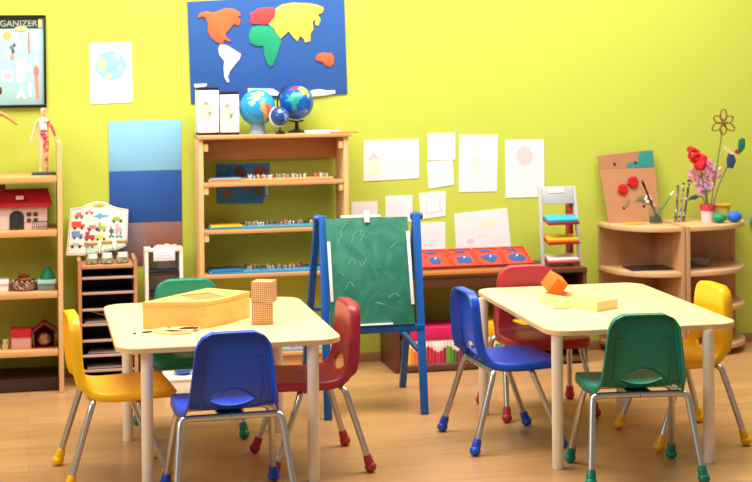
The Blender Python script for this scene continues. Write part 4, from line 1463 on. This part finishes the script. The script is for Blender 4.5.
def doll():
    t = thing('jointed_doll', 'curly brown haired doll stretching out one arm, cut by left edge', 'doll', (-0.172, 7.63, 0.9933))
    sk = mat((206, 142, 84), 0.5)
    V = [(0, 0, .20, .034, .024), (0, 0, .27, .034, .024), (0, 0, .315, .026, .018), (0, 0, .34, .012), (.018, 0, .378, .034, .034), (.020, 0, .408, .022, .022),
         (.040, 0, .300, .011), (.090, 0, .272, .009), (.122, -.005, .247, .0075), (.136, -.006, .236, .006),
         (-.040, 0, .300, .011), (-.060, 0, .23, .010), (-.066, -.01, .17, .008),
         (-.016, 0, .17, .019), (-.018, 0, .10, .013), (-.018, 0, .02, .010), (-.018, -.03, .012, .010),
         (.016, 0, .17, .019), (.018, 0, .10, .013), (.018, 0, .02, .010), (.018, -.03, .012, .010)]
    E_ = [(0, 1), (1, 2), (2, 3), (3, 4), (4, 5), (2, 6), (6, 7), (7, 8), (8, 9), (2, 10), (10, 11), (11, 12), (0, 13), (13, 14), (14, 15), (15, 16), (0, 17), (17, 18), (18, 19), (19, 20)]
    skin_figure('body', V, E_, sk, t)
    b = B()
    for k in range(46):
        a = random.uniform(0, 2 * PI)
        e = random.uniform(-0.3, 1.5)
        b.ball((.020 + .040 * math.cos(a) * math.cos(e), .006 + .036 * math.sin(a) * math.cos(e), .395 + .036 * math.sin(e)), random.uniform(.007, .012), sub=1)
    b.build('curly_hair', mat((112, 62, 22), 0.8), t)
    B().lathe([(.046, .13), (.040, .20), (.036, .27), (.030, .30), (.026, .30), (.033, .26), (.038, .20), (.043, .13)], seg=24).build('dress', mat((196, 90, 60), 0.7), t)


doll()


# ------------------------------------------------------------------ on the low unit behind the easel
PT = 0.4875


def puzzle_tray(label, x0, x1, kind):
    cx = (x0 + x1) / 2
    a = math.radians(21)
    t = thing('puzzle_tray', label, 'puzzle', (cx, 7.578, 0.4875), 0, 'red puzzle trays in a row')
    hw = (x1 - x0) / 2 - 0.001
    R = Matrix.Rotation(a, 4, 'X')
    redm = mat((226, 62, 40), 0.45)
    D = 0.178
    B().box(-hw, hw, 0, D, 0.0, 0.008, 0.001, M=R).build('board', redm, t)
    for q in (-1, 1):
        B().box(q * (hw - .004) - .0038, q * (hw - .004) + .0038, 0, D, .0082, .013, .001, M=R).build('rim', redm, t)
    for y in (0, D - .008):
        B().box(-hw + .008, hw - .008, y, y + .008, .0082, .013, .001, M=R).build('rim', redm, t)
    B().box(-hw + .002, hw - .002, D * math.cos(a) - .012, D * math.cos(a) - .004, 0.0, D * math.sin(a) - .010, .001).build('rear_prop', redm, t)
    bl = mat((34, 76, 140), 0.4)
    r = 0.034
    cy = 0.066
    if kind == 'hexagon':
        P = [(r * math.cos(PI * k / 3), cy + r * math.sin(PI * k / 3) * 1.25) for k in range(6)]
    elif kind == 'rectangle':
        P = [(-.038, cy - .034), (.038, cy - .034), (.038, cy + .032), (-.038, cy + .032)]
    elif kind == 'shield':
        P = [(-.046, cy + .034), (-.036, cy - .005), (0, cy - .045), (.036, cy - .005), (.046, cy + .034), (0, cy + .046)]
    else:
        P = ellipse(0, cy, .046, .040, 28)
    B().prism(P, .0082, .0105, M=R, bev=.0008).build('shape_piece', bl, t)
    B().lathe([(0, .0106), (.004, .0106), (.003, .016), (.006, .021), (.004, .025), (0, .026)], (0, cy, 0), 12, M=R).build('knob', mat((220, 224, 230), 0.3), t)
    B().prism(rounded_rect(-.030, .025, D - .042, D - .018, .006), .0082, .0105, M=R).build('second_piece', bl, t)


puzzle_tray('red puzzle tray nearest the easel with a small blue hexagon', 1.882, 2.045, 'hexagon')
puzzle_tray('red puzzle tray with a blue rectangle', 2.047, 2.176, 'rectangle')
puzzle_tray('red puzzle tray with a blue shield shape', 2.178, 2.312, 'shield')
puzzle_tray('red puzzle tray farthest right with a large blue oval', 2.314, 2.452, 'oval')


def pencil_box(label, x0, x1, z0, z1, lidcol, cols):
    t = thing('pencil_print_box', label, 'box', ((x0 + x1) / 2, 7.62, z0))
    hx = (x1 - x0) / 2
    h = z1 - z0
    B().box(-hx, hx, -.105, .12, 0, h * .66, .002).build('body', M_white, t)
    B().box(-hx - .003, hx + .003, -.108, .123, h * .661, h, .003).build('lid', lidcol, t)
    n = len(cols)
    w = 2 * hx / n
    F = Matrix(((1, 0, 0, 0), (0, 0, -1, 0), (0, 1, 0, 0), (0, 0, 0, 1)))
    for i, c in enumerate(cols):
        x = -hx + w * (i + .5)
        top = h * (.56 + .08 * math.sin(i * 1.05 + .4))
        b = B()
        b.prism([(x - w * .46, .004), (x + w * .46, .004), (x + w * .46, top - .026), (x - w * .46, top - .026)], .1052, .1062, m=0, M=F)
        b.prism([(x - w * .46, top - .026), (x + w * .46, top - .026), (x + w * .14, top - .008), (x - w * .14, top - .008)], .1052, .1060, m=1, M=F)
        b.prism([(x - w * .14, top - .008), (x + w * .14, top - .008), (x, top)], .1052, .1062, m=0, M=F)
        b.build('printed_pencil', [mat(c, .5), mat((240, 206, 170), .5)], t)


pencil_box('white box printed with colour pencils under a pink lid', 1.772, 2.095, 0.0325, 0.212, mat((216, 30, 96), 0.5),
           [(60, 150, 60), (250, 200, 40), (244, 150, 40), (240, 120, 50), (226, 90, 40), (210, 40, 50), (200, 30, 50), (190, 24, 50), (214, 30, 60), (190, 20, 60), (220, 40, 90), (190, 30, 70), (150, 30, 60), (110, 170, 50), (80, 150, 50), (60, 120, 50), (110, 70, 40), (120, 40, 70), (90, 30, 90), (60, 30, 100)])
pencil_box('white box printed with pencils under a yellow lid, right of the pink one', 2.105, 2.395, 0.0325, 0.222, mat((244, 196, 30), 0.5),
           [(90, 40, 110), (60, 40, 130), (40, 60, 150), (40, 90, 170), (40, 130, 170), (50, 150, 120), (70, 160, 70), (120, 170, 50), (220, 200, 40), (240, 170, 40), (230, 110, 40), (200, 50, 40), (170, 30, 50), (120, 40, 60)])


# ------------------------------------------------------------------ grey rack of coloured trays
def tray_rack():
    t = thing('tray_rack', 'light grey stand holding blue, yellow and white trays on dark cabinet', 'rack', (2.608, 7.64, 0.4752))
    grey = mat((196, 196, 192), 0.35)
    H = 0.395
    # leaning slightly back
    a = math.radians(10)
    R = Matrix.Rotation(-a, 4, 'X')
    for sx in (-1, 1):
        b = B()
        b.prism([(sx * .098 - .007, 0), (sx * .098 + .007, 0), (sx * .090 + .007, H), (sx * .090 - .007, H)], -.010, .010, M=Matrix.Translation((0, -.03, 0)) @ R @ Matrix(((1, 0, 0, 0), (0, 0, -1, 0), (0, 1, 0, 0), (0, 0, 0, 1))), bev=.001)
        b.build('upright', grey, t)
    b = B()
    b.box(-.083, .083, -.006, .006, H - .088, H, .002, M=Matrix.Translation((0, -.03, 0)) @ R)
    b.build('header_panel', grey, t)
    B().box(-.045, .035, -.0085, -.0062, H - .034, H - .010, .0005, M=Matrix.Translation((0, -.03, 0)) @ R).build('paper_label', M_white, t)
    redm = mat((176, 26, 40), 0.4)
    B().box(.066, .084, .030, .100, 0.0, 0.31, .002).build('rear_post', redm, t)
    for z, c, nm in ((.218, (40, 176, 216), 'blue_mat'), (.120, (246, 182, 30), 'yellow_mat'), (.022, (240, 214, 206), 'white_mat')):
        Rt = Matrix.Translation((0, 0, z)) @ Matrix.Rotation(math.radians(9), 4, 'X')
        tr = B().box(-.082, .082, -.075, .029, 0, .012, .002, M=Rt).build('tray', redm, t)
        B().box(-.078, .078, -.068, .028, .0122, .026, .002, M=Rt).build(nm, mat(c, .5), tr)


tray_rack()

# ------------------------------------------------------------------ on the corner shelves
CT = 0.6603


def cardboard_picture():
    t = thing('cardboard_panel', 'brown cardboard panel with teal painted flap leaning at the wall', 'panel', (3.038, 7.83, CT))
    a = math.radians(9)
    R = Matrix.Translation((0, -0.062, 0)) @ Matrix.Rotation(-a, 4, 'X') @ Matrix(((1, 0, 0, 0), (0, 0, -1, 0), (0, 1, 0, 0), (0, 0, 0, 1)))
    card = mat((190, 134, 92), 0.7, var=.08)
    B().prism([(-.122, 0), (.155, .0), (.152, .278), (-.152, .275)], 0, .005, M=R).build('board', card, t)
    B().prism([(-.152, .2765), (.150, .2795), (.146, .370), (-.162, .345)], 0, .005, M=R).build('flap', mat((178, 122, 84), 0.7, var=.1), t)
    B().prism([(-.005, .2815), (.147, .2830), (.143, .367), (.070, .362), (.060, .31), (.0, .305)], .0052, .0062, M=R).build('teal_paint', mat((38, 138, 134), 0.7, var=.3, scale=40), t)
    for x, y in ((-.07, .30), (.045, .305), (-.035, .075), (.075, .080)):
        B().prism(ellipse(x, y, .008, .008, 14), .0063, .0068, M=R).build('punched_mark', mat((50, 32, 24), .8), t)
    for x, y, s_ in ((-.036, .170, .030), (.022, .206, .035)):
        b = B()
        for k in range(26):
            aa = k * 2.39996
            rr = s_ * .72 * math.sqrt(k / 26)
            b.ball((x + rr * math.cos(aa), y + rr * math.sin(aa), .011), .010, sub=1, jit=.1)
        bmesh.ops.transform(b.bm, matrix=R, verts=b.bm.verts)
        b.build('red_pompom', mat((200, 20, 32), .9), t)
    for k, (x, y, rz, c) in enumerate(((.055, .12, .5, (120, 132, 84)), (-.02, .095, .9, (150, 130, 80)), (.075, .108, -.2, (104, 120, 84)))):
        M = R @ Matrix.Translation((x, y, 0)) @ Matrix.Rotation(rz, 4, 'Z')
        B().prism(ellipse(0, 0, .026, .009, 16), .0069, .0085, M=M).build('leaf', mat(c, .7), t)
    b = B()
    for k in range(6):
        aa = 2 * PI * k / 6
        b.ball((.10 + .013 * math.cos(aa), .115 + .016 * math.sin(aa), .010), .008, sub=2, sc=(1, 1, .5))
    bmesh.ops.transform(b.bm, matrix=R, verts=b.bm.verts)
    b.build('white_blossom', mat((240, 232, 236), .7), t)


cardboard_picture()


def brush_jar():
    t = thing('brush_jar', 'glass jar holding paint water in front of the cardboard panel', 'jar', (3.138, 7.68, CT))
    r, h = .036, .078
    B().lathe([(0, 0.001), (r * .9, .001), (r, .010), (r, h * .75), (r * .85, h), (r * .78, h), (r * .92, h * .74), (r * .92, .012), (r * .8, .006), (0, .006)], seg=28).build('glass', M_glass, t)
    B().lathe([(0, .0065), (r * .88, .008), (r * .88, .036), (0, .038)], seg=24).build('contents', mat((90, 112, 90), .3), t)
    return t


brush_jar()


def brush(label, loc, top, r, c, tip, name='paint_brush'):
    t = thing(name, label, 'brush', loc)
    v = Vector(top)
    B().tube([v * 0, v * .45, v * .8], [r * .7, r, r * .9], 10).build('handle', c, t)
    B().tube([v * .802, v * .9, v], [r * 1.1, r * 1.3, r * .4], 10).build('bristles', tip, t)


brush('dark brush leaning left out of the glass jar', (3.141, 7.675, CT + .039), (-.085, -.02, .185), .006, mat((60, 34, 26), .5), mat((40, 26, 22), .8))
brush('green brush with pale tip leaning right out of the glass jar', (3.149, 7.685, CT + .039), (.090, -.01, .125), .005, mat((90, 130, 90), .5), mat((236, 232, 190), .8))
brush('short grey brush leaning forward in the glass jar', (3.131, 7.670, CT + .039), (-.015, -.03, .065), .005, mat((120, 120, 110), .5), mat((200, 200, 196), .8))
for i, (dx, lx, c, lb) in enumerate(((-.006, .045, (104, 92, 70), 'leftmost speckled stick of the bundle between jar and flower cup'), (.014, .055, (150, 134, 104), 'pale middle stick of the bundle between jar and flower cup'),
                                     (.036, .064, (84, 70, 60), 'dark right stick with a round tip, between jar and flower cup'))):
    t = thing('speckled_stick', lb, 'stick', (3.262 + dx, 7.70, CT + .001), 0, 'bundle of sticks on the corner shelves')
    B().tube([(0, 0, 0.004), (lx * .5, .035, .09), (lx, .07, .170 + i * .014)], [.008, .007, .006], 10).build('stem', spots(c, [(220, 210, 180), (50, 40, 40)], 60, 'speckled_bark', .7), t)
    B().ball((lx, .071, .175 + i * .014), .009 if i == 2 else .007, sub=2).build('tip', mat((60, 50, 40), .6), t)

o = B().prism([(-.055, 0), (-.03, .016), (.0, .02), (.03, .012), (.055, .014), (.06, -.008), (.02, -.02), (-.035, -.016)], 0, .010, bev=.003).build('clay_piece', mat((246, 176, 40), .5), None, (3.010, 7.66, CT))
tag(o, 'flat yellow clay shape at the front edge below the cardboard panel', 'clay')

o = B().box(-.11, .11, -.075, .075, 0, .008, .003).build('slate_tray', mat((40, 42, 52), .35), None, (3.082, 7.655, 0.4343), (0, 0, -.04))
tag(o, 'thin dark slate tray on the middle board of the left corner shelf', 'tray')


def clear_container():
    t = thing('clear_container', 'clear plastic container with white contents on right corner shelf board', 'container', (3.375, 7.70, 0.4343))
    B().lathe([(0, .001), (.052, .001), (.070, .052), (.072, .054), (.068, .054), (.050, .006), (0, .006)], seg=28).build('bowl', glass((230, 236, 236), 1.25, .05), t)
    B().lathe([(0, .0065), (.046, .0065), (.058, .036), (0, .046)], seg=20).build('contents', mat((232, 228, 222), .7), t)


clear_container()
for i, (z, h, lb) in enumerate(((0.4343, .115, 'dark red book upright on the middle board by the shelf divider'), (0.2483, .12, 'dark red book upright on the lower board by the shelf divider'))):
    t = thing('book', lb, 'book', (3.262, 7.62, z))
    B().box(-.012, .012, -.06, .06, 0, h, .001).build('cover', mat((140, 30, 30), .5), t)
    B().box(-.0122, .0122, -.0612, -.0602, h * .3, h * .45, 0).build('spine_label', mat((236, 226, 210), .5), t)


def flower_cup():
    t = thing('flower_cup', 'pink and white plastic cup holding the paper flower bunch', 'cup', (3.420, 7.67, CT))
    B().lathe([(0, 0), (.032, 0), (.036, .05), (.037, .058), (.033, .058), (.030, .004), (0, .004)], seg=28).build('cup', mat((236, 206, 206), .35), t)
    B().lathe([(.0375, .0585), (.040, .060), (.041, .088), (.037, .090), (.035, .0585)], seg=28).build('red_rim', mat((206, 60, 76), .35), t)


flower_cup()
FB = Vector((3.420, 7.67, CT + .006))


def flower_bunch():
    red = mat((214, 20, 34), .8)
    pink = mat((238, 158, 200), .7, var=.15, scale=40)
    stemm = mat((110, 100, 80), .6)
    t = thing('paper_flower', 'big red tissue paper flower in the pink cup', 'flower', FB)
    B().tube([(0, 0, 0), (-.010, -.004, .12), (-.050, -.005, .300)], .004, 8, smooth=1).build('stem', stemm, t)
    b = B()
    for k in range(44):
        v = Vector((random.uniform(-1, 1), random.uniform(-1, 1), random.uniform(-1, 1)))
        if v.length > 1:
            v.normalize()
        b.ball((-.070 + v.x * .036, -.01 + v.y * .02, .330 + v.z * .034 - v.x * .03), .014, sub=1, jit=.18)
    b.ball((-.046, -.018, .288), .032, sub=2, jit=.18)
    b.ball((-.034, -.018, .318), .026, sub=2, jit=.18)
    b.build('petals', red, t)
    t = thing('paper_flower', 'loose pink tulle and tissue bow behind the red flower', 'flower', FB + Vector((0.0, 0.012, 0)))
    B().tube([(0.004, 0, 0), (.006, .004, .09), (.0, .006, .17)], .004, 8, smooth=1).build('stem', stemm, t)
    b = B()
    for k in range(120):
        a = random.uniform(-.95, .80)
        L = random.uniform(.05, .205)
        px, pz = math.sin(a) * L * .60 + .004, .105 + math.cos(a) * L * 1.02
        q = Matrix.Translation((px, random.uniform(0, .03), pz)) @ Matrix.Rotation(a + random.uniform(-.9, .9), 4, 'Y') @ Matrix.Rotation(random.uniform(-.8, .8), 4, 'Z')
        w_ = random.uniform(.005, .011)
        bm2 = bmesh.new()
        bmesh.ops.create_icosphere(bm2, subdivisions=1, radius=1)
        for v in bm2.verts:
            v.co *= 1 + random.uniform(-.25, .25)
        bmesh.ops.scale(bm2, vec=(w_, .004, random.uniform(.012, .026)), verts=bm2.verts)
        b._take(bm2, 1 if k % 4 == 0 else 0, q)
    b.build('petals', [pink, mat((246, 214, 230), .7)], t)
    t = thing('paper_flower', 'tall twig flower of brown paper loops above the bunch', 'flower', FB + Vector((0.010, 0.0, 0)))
    B().tube([(0, 0, 0), (.02, .006, .14), (.055, .01, .32), (.080, .012, .460)], .0032, 8, smooth=1).build('stem', stemm, t)
    c = Vector((.085, .005, .500))
    for k in range(6):
        a = 2 * PI * k / 6 + .5
        ax = Vector((math.cos(a), 0, math.sin(a)))
        ay = Vector((-math.sin(a), 0, math.cos(a)))
        L = .064 if k % 2 else .054
        pts = []
        for j in range(17):
            u = 2 * PI * j / 16
            pts.append(c + ax * (L * .5 + .006 - L * .5 * math.cos(u)) + ay * (.017 * math.sin(u)))
        b = B()
        b.tube(pts, .0030, 8)
        b.tube([p + Vector((0, .006, 0)) for p in pts], .0030, 8)
        for p in pts[::2]:
            b.tube([p, p + Vector((0, .006, 0))], .0022, 6)
        b.build('loop_petal', mat((134, 92, 40), .6), t)
    B().ball(c + Vector((0, -.001, 0)), .008, sub=2).build('centre', mat((120, 80, 40), .6), t)
    t = thing('paper_flower', 'green paper leaf with navy and cream scraps right of the bunch', 'flower', FB + Vector((0.018, -0.004, 0)))
    B().tube([(0, 0, 0), (.025, .004, .14), (.105, .006, .300), (.165, .006, .375)], .0035, 8, smooth=1).build('stem', stemm, t)
    F = Matrix(((1, 0, 0, 0), (0, 0, -1, 0), (0, 1, 0, 0), (0, 0, 0, 1)))
    B().prism([(.150, .350), (.166, .345), (.188, .370), (.190, .413), (.176, .422), (.154, .412), (.150, .383)], .0, .006, M=F, bev=.001).build('green_leaf', mat((20, 116, 88), .7), t)
    B().prism([(.086, .270), (.118, .265), (.136, .305), (.120, .345), (.096, .350), (.084, .31)], .004, .010, M=F, bev=.001).build('navy_scrap', mat((44, 70, 110), .7), t)
    B().prism([(.070, .385), (.110, .352), (.142, .346), (.130, .334), (.100, .340), (.068, .370)], .011, .014, M=F).build('cream_scrap', mat((236, 206, 170), .7), t)
    B().prism([(.122, .352), (.150, .334), (.156, .346), (.134, .364)], .015, .018, M=F).build('red_scrap', mat((180, 40, 40), .7), t)
    t = thing('paper_flower', 'dark green drooping leaf on the left of the pink cup', 'flower', FB + Vector((-0.014, -0.006, 0)))
    B().tube([(0, 0, 0), (-.006, -.004, .09), (-.02, -.008, .125), (-.045, -.01, .130)], .0035, 8, smooth=1).build('stem', stemm, t)
    B().prism([(-.036, .126), (-.058, .138), (-.088, .128), (-.104, .104), (-.080, .112), (-.060, .110)], .006, .010, M=F, bev=.001).build('leaf', mat((52, 84, 72), .7), t)


flower_bunch()
o = B().prism(ellipse(0, 0, .045, .022, 28), 0, .008, bev=.003).build('orange_lid', mat((244, 160, 36), .45), None, (3.478, 7.70, CT + .0))
bpy.data.objects.remove(o)


def small_bucket():
    t = thing('paint_pot', 'pale pot with an orange-yellow lid right behind the two balls', 'pot', (3.527, 7.73, CT))
    B().lathe([(0, 0), (.036, 0), (.040, .074), (.036, .074), (.033, .004), (0, .004)], seg=28).build('body', mat((206, 190, 90), .4), t)
    B().lathe([(0, .0745), (.046, .0745), (.047, .082), (.040, .085), (0, .085)], seg=28).build('lid', mat((248, 176, 40), .4), t)


small_bucket()
o = B().ball((0, 0, 0), .028, sub=3, sc=(1.35, 1, .88), jit=.05).build('clay_ball', mat((24, 150, 96), .6), None, (3.452, 7.60, CT + .0262))
tag(o, 'green clay lump next to the pink cup on the right corner shelf', 'clay')
o = B().ball((0, 0, 0), .032, sub=3, sc=(1.22, 1, .90), jit=.03).build('clay_ball', mat((24, 110, 214), .6), None, (3.535, 7.60, CT + .0298))
tag(o, 'bright blue clay ball to the right of the green clay lump', 'clay')


def wall_hook():
    t = thing('wall_rosette', 'light blue round paper rosette at the far right wall edge', 'decoration', (3.765, WALL, 0.635))
    b = B()
    for k in range(10):
        a = 2 * PI * k / 10
        b.ball((.020 * math.cos(a), -.014, .020 * math.sin(a)), .014, sub=2)
    b.build('petals', mat((40, 150, 206), .7), t)
    B().ball((0, -.022, 0), .013, sub=2).build('centre', mat((70, 180, 220), .7), t)


wall_hook()
